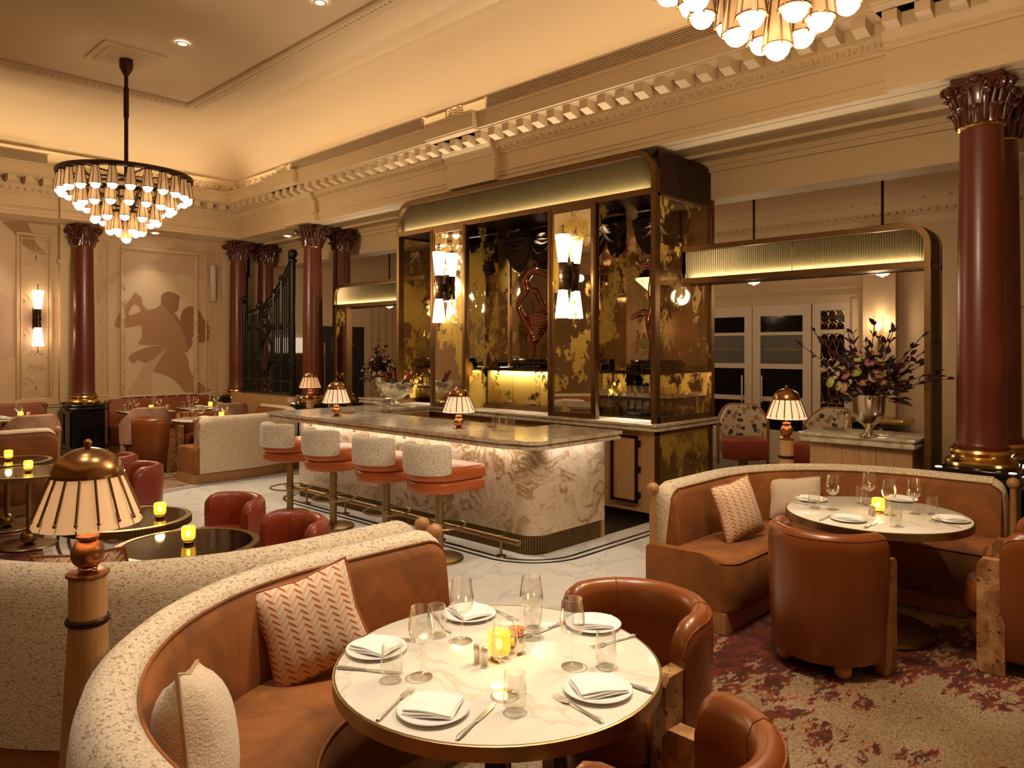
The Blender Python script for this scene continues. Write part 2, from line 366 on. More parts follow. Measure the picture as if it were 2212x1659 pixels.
def _c():
    t=M['candle'].node_tree; tr=t.nodes.new('ShaderNodeBsdfTransparent'); tr.inputs[0].default_value=(1,.78,.22,1); mx=t.nodes.new('ShaderNodeMixShader'); mx.inputs[0].default_value=.55
    t.links.new(tr.outputs[0],mx.inputs[1]); t.links.new(t.nodes['Principled BSDF'].outputs[0],mx.inputs[2]); t.links.new(mx.outputs[0],t.nodes['Material Output'].inputs[0])
_c()
M['flame']=emit('candle_flame',(1,.84,.40),9.0)
M['backlit']=emit('backlit_shelf',(1,.86,.6),.3)
def m_cushion():
    t=NT('orange_weave_fabric'); v=t.tc(); sp=t.n('ShaderNodeSeparateXYZ'); t.l(v,sp.inputs[0])
    x=t.math('MULTIPLY',sp.outputs[0],18.0); z=t.math('MULTIPLY',sp.outputs[2],36.0)
    tri=t.math('ABSOLUTE',t.math('SUBTRACT',t.math('FRACT',x),.5)); w=t.math('FRACT',t.math('ADD',z,t.math('MULTIPLY',tri,2.0)))
    n=t.math('MULTIPLY',t.noise(v,60,3),.35); k=t.ramp(t.math('ADD',w,n),[(.72,0),(.86,1)])
    seg=t.ramp(t.math('FRACT',t.math('ADD',x,.1)),[(.55,.35),(.62,1)])
    t.set(t.mix(t.math('MULTIPLY',k,seg),(.70,.53,.37),(.42,.10,.03)),.9); t.bump(w,.25,.004); return t.m
M['weave']=m_cushion()
M['cream_weave']=m_boucle('cream_slub_fabric',(.68,.56,.43),(.46,.32,.2),(.5,.6),(.6,.6,5))
def m_floral():
    t=NT('leaf_print_fabric'); v=t.tc(); vo=t.n('ShaderNodeTexVoronoi'); vo.inputs['Scale'].default_value=12; t.l(v,vo.inputs['Vector'])
    d=t.math('ADD',vo.outputs['Distance'],t.math('MULTIPLY',t.noise(v,40,2),.25)); k=t.ramp(d,[(.54,1),(.58,0)])
    c2=t.ramp(vo.outputs['Color'],[(.4,(.05,.04,.035)),(.55,(.34,.20,.09)),(.8,(.30,.24,.15))],'CONSTANT')
    t.set(t.mix(k,(.58,.46,.31),c2),.85); return t.m
M['floral']=m_floral()
M['green']=plain('leaf_green',(.022,.042,.014),.5,nz=.3)
M['plum']=plain('plum_leaf',(.040,.007,.018),.6,nz=.4,nscale=30)
M['peach']=plain('peach_petals',(.70,.36,.22),.6,nz=.2,nscale=40)
M['pink']=plain('pink_petals',(.48,.19,.19),.6,nz=.25,nscale=40)
M['cream']=plain('cream_petals',(.72,.60,.34),.6,nz=.15,nscale=40)
M['lime']=plain('yellow_green_petals',(.50,.50,.13),.6,nz=.2,nscale=40)
M['bottle']=plain('dark_bottle_glass',(.012,.012,.008),.08,nz=.2)
M['foil']=plain('red_foil',(.30,.02,.015),.3,.5,nz=.3)
M['goldtext']=plain('gold_lettering',(.42,.25,.08),.4,.6,nz=.1)
M['terracotta']=plain('terracotta',(.34,.11,.05),.6,nz=.2)
# ================================================================== STRUCTURE
# ---- floors
def superell(cx,cy,a,b,n,N=120):
    out=[]
    for i in range(N):
        t=2*PI*i/N; c,s=math.cos(t),math.sin(t)
        out.append((cx+a*math.copysign(abs(c)**(2/n),c),cy+b*math.copysign(abs(s)**(2/n),s)))
    return out
fl=struct('floor',MB().box((-14.6,-5.2,-.1),(2.2,12.2,-.004)),M['carpet'],'red and beige abstract patterned carpet')
OV=dict(cx=-6.2,cy=4.7,a=3.72,b=2.95,n=2.5)
mf=struct('floor_marble',MB().prism(superell(**OV),-.02,0.002),M['floor_marble'],'white marble floor around the bar'); 
def ring_path(a_off):
    P=superell(OV['cx'],OV['cy'],OV['a']+a_off,OV['b']+a_off,OV['n']); N=len(P); out=[]
    for i in range(N):
        t=Vector(P[(i+1)%N])-Vector(P[i-1]); t.normalize(); out.append((P[i][0],P[i][1],-t.y,t.x))
    return out
def flat_ring(mb,path,w,z): mb.sweep(path,[(0,z-.003),(w,z-.003),(w,z),(0,z)],closed=True); return mb
for off,w in ((-.10,.03),(-.19,.03)): struct('inlay_line',flat_ring(MB(),ring_path(off),w,.0035),M['inlay'],parent=mf)
struct('inlay_border',flat_ring(MB(),ring_path(0),.07,.003),plain('grey_marble_border',(.50,.48,.44),.2,nz=.1),parent=mf)
def rrect(x0,y0,x1,y1,r,n=10):
    out=[]
    for (cx,cy,a0) in ((x1-r,y1-r,0),(x0+r,y1-r,PI/2),(x0+r,y0+r,PI),(x1-r,y0+r,3*PI/2)):
        for i in range(n+1): a=a0+PI/2*i/n; out.append((cx+r*math.cos(a),cy+r*math.sin(a)))
    return out
def loop_path(P):
    N=len(P); out=[]
    for i in range(N):
        t=Vector(P[(i+1)%N])-Vector(P[i-1]); t.normalize(); out.append((P[i][0],P[i][1],-t.y,t.x))
    return out
for e in (.205,.29): struct('inlay_line',flat_ring(MB(),loop_path(rrect(-8.20-e,4.73-e,-4.29+e,7.9+e,.30+e)),.032,.0036),M['inlay'],parent=mf)
struct('floor_bar',MB().box((-8.1,5.6,.0),(-4.32,7.6,.0038)),M['stonefloor'],'dark floor behind the bar')
struct('floor_corridor',MB().box((-14.6,7.95,-.01),(2.2,12.2,.004)),plain('corridor_stone_floor',(.20,.15,.11),.35,nz=.2),'stone floor of the corridor behind the bar')
# ---- ring beam (entablature) mitred round the room
def rect_loop(d):  # inside face inset by d
    return [(X0+d,Y0+d),(X1-d,Y0+d),(X1-d,Y1-d),(X0+d,Y1-d)]
def ring_loft(prof):
    m=MB(); vs=[];fs=[]
    for (d,z) in prof: vs+=[(x,y,z) for (x,y) in rect_loop(d)]
    for j in range(len(prof)-1):
        for i in range(4): k=(i+1)%4; fs.append((j*4+i,j*4+k,(j+1)*4+k,(j+1)*4+i))
    return m.add(vs,fs)
ENT=[(-.12,ZS),(0,ZS),(0,ZS+.05),(.012,ZS+.055),(.012,ZS+.10),(.03,ZS+.105),(.03,ZS+.125),(.0,ZS+.13),(0,4.24),(.02,4.245),(.03,4.27),(.05,4.275),(.05,4.30),(.09,4.34),(.10,4.37),(.11,4.37),(.11,4.47),(.12,4.475),(.34,4.475),(.36,4.48),(.36,4.49),(.38,4.50),(.38,4.66),(.40,4.665),(.40,4.695),(.36,4.70),(.30,4.70),(.30,4.67),(.06,4.67)]
tr=struct('trim_1',ring_loft(ENT),M['plaster'],'moulded cream plaster entablature with cornice')
struct('trim_2',ring_loft([(.06,4.66),(.06,4.95),(.08,4.955),(.08,4.975),(.04,4.98),(.02,4.99)]),M['plaster'],'plaster band lit from the cove below the ceiling')
# break-forward blocks of the entablature over the column axes
def prof_block(x0,x1,off):
    prof=[(d+off,z) for (d,z) in ENT[1:26]]+[(0,4.70),(0,ZS)]
    return MB().sweep([(x0,Y1,0,-1),(x1,Y1,0,-1)],prof)
for (a,b) in ((-11.75,-10.75),(-7.45,-6.55),(-2.0,-.85)): struct('cornice_block',prof_block(a,b,.09),M['plaster'],parent=tr)
struct('cornice_block',MB().sweep([(X0,3.55,1,0),(X0,4.5,1,0)],[(d+.09,z) for (d,z) in ENT[1:26]]+[(0,4.70),(0,ZS)]),M['plaster'],parent=tr)
mod=MB().box((-.055,-.22,-.085),(.055,0,0)).add([(-.055,-.22,-.085),(.055,-.22,-.085),(.055,-.10,-.12),(-.055,-.10,-.12),(-.055,0,-.085),(.055,0,-.085)],[(0,1,2,3),(3,2,5,4),(0,3,4),(1,5,2)]).mesh('modillion',0)
x=X0+.45
while x<X1-.2:
    obj('modillion',mod,M['plaster'],tr,(x,Y1-.11,4.475)); x+=.235
y=Y1-.45
while y>-1.2:
    obj('modillion',mod,M['plaster'],tr,(X0+.11,y,4.475),(0,0,PI/2)); y-=.235
eg=MB(); x=X0+.2
while x<X1:
    eg.ball((x,Y1-.075,4.325),.032,6,4,1.2); eg.box((x+.045,Y1-.085,4.30),(x+.057,Y1-.05,4.345)); x+=.103
y=Y1-.2
while y>-1:
    eg.ball((X0+.075,y,4.325),.032,6,4,1.2); y-=.103
o=struct('egg_and_dart',eg,M['plaster'],parent=tr); o['kind']='stuff'
# scrolled corner band and vent grilles standing in the lit channel
def spiral(c,r,turns,u,v,n=22,flip=1):
    out=[]
    for i in range(n):
        t=i/(n-1); a=flip*turns*2*PI*t; rr=r*(1-.85*t); out.append(Vector(c)+Vector(u)*(rr*math.cos(a))+Vector(v)*(rr*math.sin(a)))
    return out
sc=MB()
for i in range(9):
    xx=X0+.40+i*.21; sc.tube(spiral((xx,Y1-.085,4.835),.075,1.4,(1,0,0),(0,0,1)),.014,5); sc.tube([(xx+.075,Y1-.085,4.835),(xx+.12,Y1-.085,4.89),(xx+.17,Y1-.085,4.79)],.012,5)
for i in range(8):
    yy=Y1-.40-i*.21; sc.tube(spiral((X0+.085,yy,4.835),.075,1.4,(0,1,0),(0,0,1),flip=-1),.014,5); sc.tube([(X0+.085,yy-.075,4.835),(X0+.085,yy-.12,4.89),(X0+.085,yy-.17,4.79)],.012,5)
sc.ball((X0+.11,Y1-.11,4.84),.06,8,6)
struct('scroll_band',sc,M['plaster'],parent=tr)
M['vent']=plain('painted_vent_shade',(.22,.15,.085),.8,nz=.1)  # dark colour puts the shade of the hollow behind the slats
def vent(a,b,axis):
    g=MB()
    for i in range(6):
        z=4.704+i*.022
        if axis=='x': g.box((a,Y1-.392,z),(b,Y1-.378,z+.011))
        else: g.box((X0+.378,a,z),(X0+.392,b,z+.011))
    return g
for (a,b) in ((-11.0,-7.6),(-6.4,-2.1)): 
    v=struct('vent_grille',vent(a,b,'x'),M['plaster'],parent=tr,smooth=0)
    struct('vent_box',MB().box((a-.02,Y1-.398,4.835),(b+.02,Y1-.352,4.855)),M['plaster'],parent=v,smooth=0); struct('vent_back',MB().box((a,Y1-.368,4.69),(b,Y1-.352,4.835)),M['vent'],parent=v,smooth=0)
v=struct('vent_grille',vent(-1.0,3.3,'y'),M['plaster'],parent=tr,smooth=0)
struct('vent_box',MB().box((X0+.352,-1.02,4.835),(X0+.398,3.32,4.855)),M['plaster'],parent=v,smooth=0); struct('vent_back',MB().box((X0+.352,-1.0,4.69),(X0+.368,3.3,4.835)),M['vent'],parent=v,smooth=0)
for xx in (-11.25,-6.95,-1.55):
    p=MB().box((xx-.16,Y1-.41,4.70),(xx-.14,Y1-.38,4.84)).box((xx+.14,Y1-.41,4.70),(xx+.16,Y1-.38,4.84)).box((xx-.16,Y1-.41,4.83),(xx+.16,Y1-.38,4.845))
    for s_ in (-1,1):
        for i in range(4): p.tube([(xx,Y1-.39,4.705+i*.03),(xx+s_*.06,Y1-.40,4.73+i*.03),(xx+s_*.12,Y1-.39,4.715+i*.03)],.011,5)
    struct('carved_panel',p,M['plaster'],parent=tr)
# ---- ceiling with cove
cove=[(.02,4.98)]
for i in range(1,15):
    a=PI/2*i/14; cove.append((.02+1.38*(1-math.cos(a)),4.99+(ZC-4.99)*math.sin(a)))
ce=struct('ceiling',ring_loft(cove+[(3.0,ZC)]).add([(X0+3,Y0+3,ZC),(X1-3,Y0+3,ZC),(X1-3,Y1-3,ZC),(X0+3,Y1-3,ZC)],[(0,1,2,3)]),M['ceiling'],'coved cream ceiling lit from the cornice',smooth=25)
cm=[(1.36,ZC+.01),(1.36,ZC-.035),(1.40,ZC-.05),(1.44,ZC-.035),(1.53,ZC-.03),(1.57,ZC-.05),(1.60,ZC-.03),(1.60,ZC+.01)]
struct('ceiling_moulding',ring_loft(cm),M['ceiling'],parent=ce)
om=MB(); 
for i in range(150):
    xx=X0+1.6+i*.09
    if xx<X1-1.6: om.ball((xx,Y1-1.485,ZC-.035),.028,6,4,.5)
for i in range(60):
    yy=Y1-1.6-i*.09
    om.ball((X0+1.485,yy,ZC-.035),.028,6,4,.5)
o=struct('moulding_ornament',om,M['ceiling'],parent=ce); o['kind']='stuff'
# ---- soffit round the beam, inner beam, corridor shell
struct('ceiling_soffit',MB().box((-14.6,Y1+.11,ZS),(2.2,7.62,ZS+.12)).box((-14.6,-5.2,ZS),(X0-.11,Y1+.11,ZS+.12)).box((X1+.11,-5.2,ZS),(2.2,Y1+.11,ZS+.12)).box((X0-.11,-5.2,ZS),(X1+.11,Y0-.11,ZS+.12)),M['plaster'],'plaster soffit between the beams')
struct('trim_3',MB().box((-14.6,7.62,3.50),(2.2,7.95,4.1)).box((-14.6,7.575,3.80),(2.2,7.62,3.92)).box((-14.6,7.545,3.86),(2.2,7.62,3.92)).box((-14.6,7.20,3.885),(2.2,7.23,3.93)),M['plaster'],'plain inner beam behind the columns',smooth=0)
struct('ceiling_corridor',MB().box((-14.6,7.9,4.15),(2.2,12.2,4.25)),M['corridor'],'ceiling of the corridor behind the bar')
YW=11.4
struct('wall_far',MB().box((-14.6,YW,0),(2.2,YW+.2,4.2)),M['corridor'],'cream wall with glazed doors behind the bar',smooth=0)
cor=struct('trim_4',MB().sweep([(-14.6,YW,0,-1),(2.2,YW,0,-1)],[(0,3.55),(.03,3.56),(.04,3.62),(.08,3.66),(.08,3.72),(.16,3.78),(.20,3.86),(.30,3.90),(.34,4.0),(.34,4.16),(0,4.16)]),M['corridor'],'corridor cornice with dentils')
dt=MB(); 
for i in range(150):
    xx=-14.0+i*.105; dt.box((xx,YW-.13,3.71),(xx+.055,YW-.07,3.765))
    if i%3==0: dt.ball((xx,YW-.24,3.90),.06,6,4,.8)
o=struct('dentils',dt,M['corridor'],parent=cor,smooth=0); o['kind']='stuff'
struct('wall_right',MB().box((2.2,-5.2,0),(2.4,12.2,4.2)),M['plaster_wall'],'plain end wall',smooth=0)
struct('wall_near',MB().box((-14.6,-5.4,0),(2.2,-5.2,4.2)),M['plaster_wall'],'plain wall opposite the bar',smooth=0)
# ---- left wall with panels and mural
XL=-14.41
wl=struct('wall_left',MB().box((XL-.2,-5.2,0),(XL,12.2,4.2)),M['plaster_wall'],'cream panelled wall with painted dancers',smooth=0)
def frame_yz(mb,y0,y1,z0,z1,w,d,x=XL):
    for (a,b) in (((y0,z0),(y1,z0+w)),((y0,z1-w),(y1,z1)),((y0,z0+w),(y0+w,z1-w)),((y1-w,z0+w),(y1,z1-w))):
        mb.bbox((x-.005,a[0],a[1]),(x+d,b[0],b[1]),min(w,d)*.35)
    return mb
def pix_panel(x0,y0,x1,y1,w,d,name='panel_moulding'):
    a=atx(x0,y0,XL); b=atx(x1,y1,XL)
    return struct(name,frame_yz(MB(),min(a[0],b[0]),max(a[0],b[0]),min(a[1],b[1]),max(a[1],b[1]),w,d),M['plaster_wall'],parent=wl)
pix_panel(34,500,113,866,.05,.03); pix_panel(44,512,104,862,.025,.018); pix_panel(204,518,235,857,.03,.022); pix_panel(259,529,426,856,.075,.05); pix_panel(443,540,469,849,.03,.022)
# ribbon crosses on the large frame
rb=MB()
a=atx(259,529,XL); b=atx(426,856,XL); yy0,yy1,zz0,zz1=a[0],b[0],b[1],a[1]
for i in range(9):
    z=zz0+.25+i*(zz1-zz0-.4)/8
    for yy in (yy0+.037,yy1-.037):
        for s_ in (-1,1): rb.tube([(XL+.052,yy-.045,z-s_*.05),(XL+.058,yy+.045,z+s_*.05)],.008,5)
for i in range(6):
    yy=yy0+.2+i*(yy1-yy0-.4)/5
    for s_ in (-1,1): rb.tube([(XL+.052,yy-.05,zz0+.037-s_*.045),(XL+.058,yy+.05,zz0+.037+s_*.045)],.008,5)
struct('ribbon_crosses',rb,M['plaster_wall'],parent=wl)
# arabesque relief in the narrow panels and under/over the sconce
ar=MB()
for px in (219.5,456):
    yc=atx(px,700,XL)[0]
    for i in range(15):
        z=1.05+i*.185; s_=1 if i%2 else -1
        ar.tube(spiral((XL+.006,yc,z),.075,1.2,(0,s_,0),(0,0,1)),.009,4); ar.tube(spiral((XL+.006,yc,z+.09),.055,1.0,(0,-s_,0),(0,0,1)),.008,4)
yc=atx(78,700,XL)[0]
for z,r in ((1.22,.14),(1.05,.08),(1.5,.06),(3.25,.07),(3.42,.05),(1.75,.05)):
    for s_ in (-1,1): ar.tube(spiral((XL+.006,yc+s_*r*1.25,z),r,1.3,(0,-s_,0),(0,0,1)),.009,4)
    ar.tube([(XL+.006,yc,z-.1),(XL+.006,yc,z+.12)],.008,4)
for z in (2.05,2.62):
    for s_ in (-1,1): ar.tube(spiral((XL+.006,yc+s_*.2,z),.12,1.3,(0,-s_,0),(0,0,1)),.008,4)
struct('arabesque_relief',ar,M['plaster_wall'],parent=wl)
# mural, painted shapes traced on the wall plane
def mural(pts,off,s,lay,mat,name):
    P=[Vector(p) for p in pts]; Q=[]; n=len(P)
    for i in range(n):
        p0,p1,p2,p3=P[i-1],P[i],P[(i+1)%n],P[(i+2)%n]
        for k in range(3):
            t=k/3
            m1=(p2-p0)*.28; m2=(p3-p1)*.28; h=(2*t**3-3*t*t+1)*p1+(t**3-2*t*t+t)*m1+(-2*t**3+3*t*t)*p2+(t**3-t*t)*m2; Q.append(h)
    P=[atx(off[0]+p[0]/s,off[1]+p[1]/s,XL) for p in Q]
    struct(name,MB().prism(P,XL-.004,XL+.002+lay*.0015,'yz'),mat,parent=wl,smooth=0)
o1=(190,500); s1=4.366
mural([(420,362),(560,312),(690,242),(760,160),(840,127),(930,127),(1040,180),(1275,205),(1275,555),(1150,490),(1000,440),(820,400),(640,368)],o1,s1,.3,M['mural_d'],'mural_wave')
mural([(40,545),(130,450),(240,388),(360,362),(300,420),(200,520),(110,640),(45,735)],o1,s1,0,M['mural_c'],'mural_swoosh')
mural([(330,420),(400,410),(520,500),(640,620),(690,695),(690,560),(860,600),(1000,640),(860,480),(820,400),(1010,445),(1020,900),(1030,1515),(330,1530)],o1,s1,.6,M['mural_e'],'mural_field')
mural([(740,1100),(690,1190),(640,1270),(610,1340),(600,1420),(605,1540),(370,1540),(430,1440),(490,1340),(540,1240),(640,1185)],o1,s1,1,M['mural_d'],'mural_skirt')
mural([(437,572),(400,640),(345,695),(290,780),(255,850),(252,890),(290,908),(380,905),(500,880),(520,860),(520,745),(440,780),(383,788),(400,730),(440,685),(480,715),(505,750),(560,745),(515,685),(512,655),(503,620),(470,595)],o1,s1,2,M['mural_a'],'mural_arm')
mural([(500,750),(570,740),(640,725),(690,692),(740,735),(800,795),(860,880),(910,980),(950,1110),(938,1145),(905,1138),(930,1180),(950,1230),(955,1290),(990,1360),(1060,1430),(1160,1515),(915,1515),(860,1450),(800,1395),(720,1355),(622,1325),(640,1270),(690,1190),(740,1100),(640,1185),(545,1240),(470,1215),(425,1248),(378,1195),(420,1150),(500,1112),(600,1082),(705,1072),(480,1065),(508,1000),(512,940),(495,880)],o1,s1,3,M['mural_a'],'mural_dancer')
mural([(690,692),(688,620),(705,585),(750,567),(800,575),(868,615),(858,650),(855,690),(850,735),(815,768),(800,768),(840,800),(868,845),(872,800),(885,760),(905,730),(960,703),(1020,718),(1060,760),(1085,820),(1125,850),(1130,880),(1155,920),(1145,970),(1140,1030),(1070,1050),(1035,1035),(1035,990),(1000,985),(980,1010),(985,1060),(950,1110),(910,980),(860,880),(800,795),(740,735)],o1,s1,4,M['mural_b'],'mural_partner')
o2=(0,460); s2=3.95
mural([(-120,640),(0,690),(130,725),(300,740),(550,730),(550,1020),(440,1080),(250,1160),(130,1220),(0,1265),(-120,1300)],o2,s2,0,M['mural_c'],'mural_band')
mural([(20,78),(230,85),(310,260),(400,360),(280,330),(190,270),(100,150)],o2,s2,1,M['mural_a'],'mural_swoosh')
# dado rail and pilasters behind the wall columns
struct('trim_5',MB().box((XL,-5,.86),(XL+.05,6.9,.93)).box((XL,-5,.82),(XL+.03,6.9,.86)),M['plaster_wall'],'dado rail along the panelled wall',smooth=0)
for yy in (4.02,6.85,7.35):
    struct('pilaster',MB().box((XL,yy-.27,.9),(XL+.10,yy+.27,3.3)).box((XL,yy-.30,3.28),(XL+.13,yy+.30,3.34)).box((XL,yy-.28,3.34),(XL+.16,yy+.28,ZS)),M['plaster'],parent=wl,smooth=0)
# ---- doors and sidelight in the far wall
def glazed(name,x0,x1,z1,rails,stile,text=None,lattice=False,label=None):
    b=MB(); yf=YW-.03
    d=struct(name,MB().box((x0,yf+.01,0),(x1,YW,z1)),M['door'],label,smooth=0)
    pr=[]
    for st in ((x0,x0+stile),(x1-stile,x1)): struct('stile',MB().box((st[0],yf-.025,0),(st[1],yf+.012,z1)),M['door'],parent=d,smooth=0)
    zz=[0]+[r for r in rails]+[z1]
    edges=[]
    for (a,c) in rails: struct('rail',MB().box((x0+stile,yf-.025,a),(x1-stile,yf+.012,c)),M['door'],parent=d,smooth=0)
    for i in range(len(rails)-1):
        g=struct('pane',MB().box((x0+stile,yf-.006,rails[i][1]),(x1-stile,yf+.012,rails[i+1][0])),M['frost'] if (text and i==2) else M['darkglass'],parent=d,smooth=0)
        if lattice:
            L=MB(); za,zb=rails[i][1],rails[i+1][0]; xa,xb=x0+stile,x1-stile; w=(xb-xa)/3
            for k in range(3):
                xc=xa+w*(k+.5)
                for zc in (za+w*.5,zb-w*.5): L.tube([(xc+w*.48*math.cos(t*PI/8),yf-.012,zc+w*.48*math.sin(t*PI/8)) for t in range(16)],.007,4,True)
                L.tube([(xc-w*.5,yf-.012,(za+zb)/2),(xc,yf-.012,zb-w*.6),(xc+w*.5,yf-.012,(za+zb)/2),(xc,yf-.012,za+w*.6)],.007,4,True)
            struct('lattice',L,M['brass'],parent=g)
        if text and i==2:
            cu=bpy.data.curves.new('lettering','FONT'); cu.body=text; cu.size=.083; cu.align_x='CENTER'; cu.align_y='CENTER'; cu.extrude=.001
            to=bpy.data.objects.new('lettering_src',cu); COL.objects.link(to)
            me=bpy.data.meshes.new_from_object(to.evaluated_get(bpy.context.evaluated_depsgraph_get())); bpy.data.objects.remove(to)
            wd=max(v.co.x for v in me.vertices)-min(v.co.x for v in me.vertices); k_=.86*(x1-x0-2*stile)/wd; me.transform(Matrix.Scale(k_,4)); me.transform(Matrix.Rotation(PI/2,4,'X')); me.transform(Matrix.Translation(((x0+x1)/2,yf-.009,(rails[2][1]+rails[3][0])/2)))
            obj('lettering',me,M['goldtext'],g)
    return d
RA=[(0,.42),(.86-.0,.94),(1.40-.02,1.46),(1.86,1.93),(2.22,2.48)]
RA=[(0,.56),(.98,1.05),(1.47,1.54),(2.03,2.10),(2.36,2.48)]
def px_z(py): return aty(1700,py,YW)[1]
RA=[(0,px_z(930)),(px_z(868),px_z(858)),(px_z(797),px_z(786)),(px_z(724),px_z(717)),(px_z(682),2.50)]
xj=aty(1629,700,YW)[0]; xr=aty(1755,700,YW)[0]; dw=xr-xj
dr=glazed('door_1',xj,xr,2.5,RA,.13,'·THE RIVER RESTAURANT·',label='right leaf of the glazed restaurant doors')
dl=glazed('door_2',xj-dw,xj-.012,2.5,RA,.13,'·THE RIVER RESTAURANT·',label='left leaf of the glazed restaurant doors')
xs=aty(1845,700,YW)[0]
sl=glazed('window_1',xr+.02,xs,2.55,[(0,px_z(880)),(px_z(800),px_z(790)),(px_z(722),px_z(714)),(px_z(674),2.55)],.12,None,True,'sidelight with gold lattice beside the glazed doors')
for (d,xx,s_) in ((dr,xj+.17,1),(dl,xj-.17,-1)): struct('handle',MB().tube([(xx,YW-.09,.95),(xx,YW-.09,1.38)],.014,8).tube([(xx,YW-.05,1.0),(xx,YW-.09,1.0)],.01,6).tube([(xx,YW-.05,1.33),(xx,YW-.09,1.33)],.01,6),M['silver'],parent=d)
struct('trim_6',MB().box((xj-dw-1.0,YW-.06,2.5),(xs+.14,YW,2.62)).box((xs,YW-.08,0),(xs+.16,YW,2.55)).box((xj-dw-1.0,YW-.04,2.70),(xs+.3,YW,2.74)).box((-3.78,YW-.14,0),(-3.34,YW,3.55)).box((xs+1.7,YW-.1,2.35),(0.5,YW,2.42)),M['corridor'],'door surround and pilaster on the corridor wall',smooth=0)
# near-black slab on the side wall: shade of an unlit doorway put into colour
ya,yb_=8.85,10.0
dk=struct('door_3',MB().box((XL-.01,ya,0),(XL+.02,yb_,2.32)),M['opening_shade'],'dark panel painted as the shade of an opening in the side wall, seen through the left arch',smooth=0)
for (a,b) in (((ya+.6,2.10),(ya+.85,2.12)),((ya+.6,1.90),(ya+.85,1.92)),((ya+.06,.7),(ya+.10,1.95))): struct('door_rail',MB().box((XL+.02,a[0],a[1]),(XL+.05,b[0],b[1])),M['brass'],parent=dk,smooth=0)
for k in range(5): struct('wall_strip',MB().box((XL,10.2+k*.2,0),(XL+.05,10.26+k*.2,3.4)),M['corridor'],parent=wl,smooth=0)
# ---- recessed downlight trims
ld=MB().lathe([(0,-.006),(.055,-.006)],16); rg=MB().lathe([(.055,-.008),(.075,-.008),(.078,0)],16)
ldm=ld.mesh('lens'); rgm=rg.mesh('trim_ring')
vis={0:'recessed downlight in the ceiling beside the far chandelier',}
for i,(x,y,z,w,a,ax,ay) in enumerate(DOWN):
    t=thing('recessed_downlight',vis.get(i,'small recessed downlight set in the coved ceiling'),'downlight',(x,y,z-.012),group=None if i==0 else 'ceiling downlights')
    obj('lens',ldm,M['led'],t); obj('trim_ring',rgm,M['plaster'],t)
for (x,y,w) in [(-12.6,7.05,35),(-14.02,5.2,32),(-14.02,2.6,32),(-14.02,.4,30)]:
    t=thing('recessed_downlight',{(-12.6):'recessed downlight in the soffit beside the corner columns',(-14.02):'recessed downlight in the soffit along the mural wall'}.get(x,'recessed downlight in the soffit above the side bar arches'),'downlight',(x,y,ZS-.004),group='soffit downlights')
    obj('lens',ldm,M['led'],t); obj('trim_ring',rgm,M['plaster'],t)
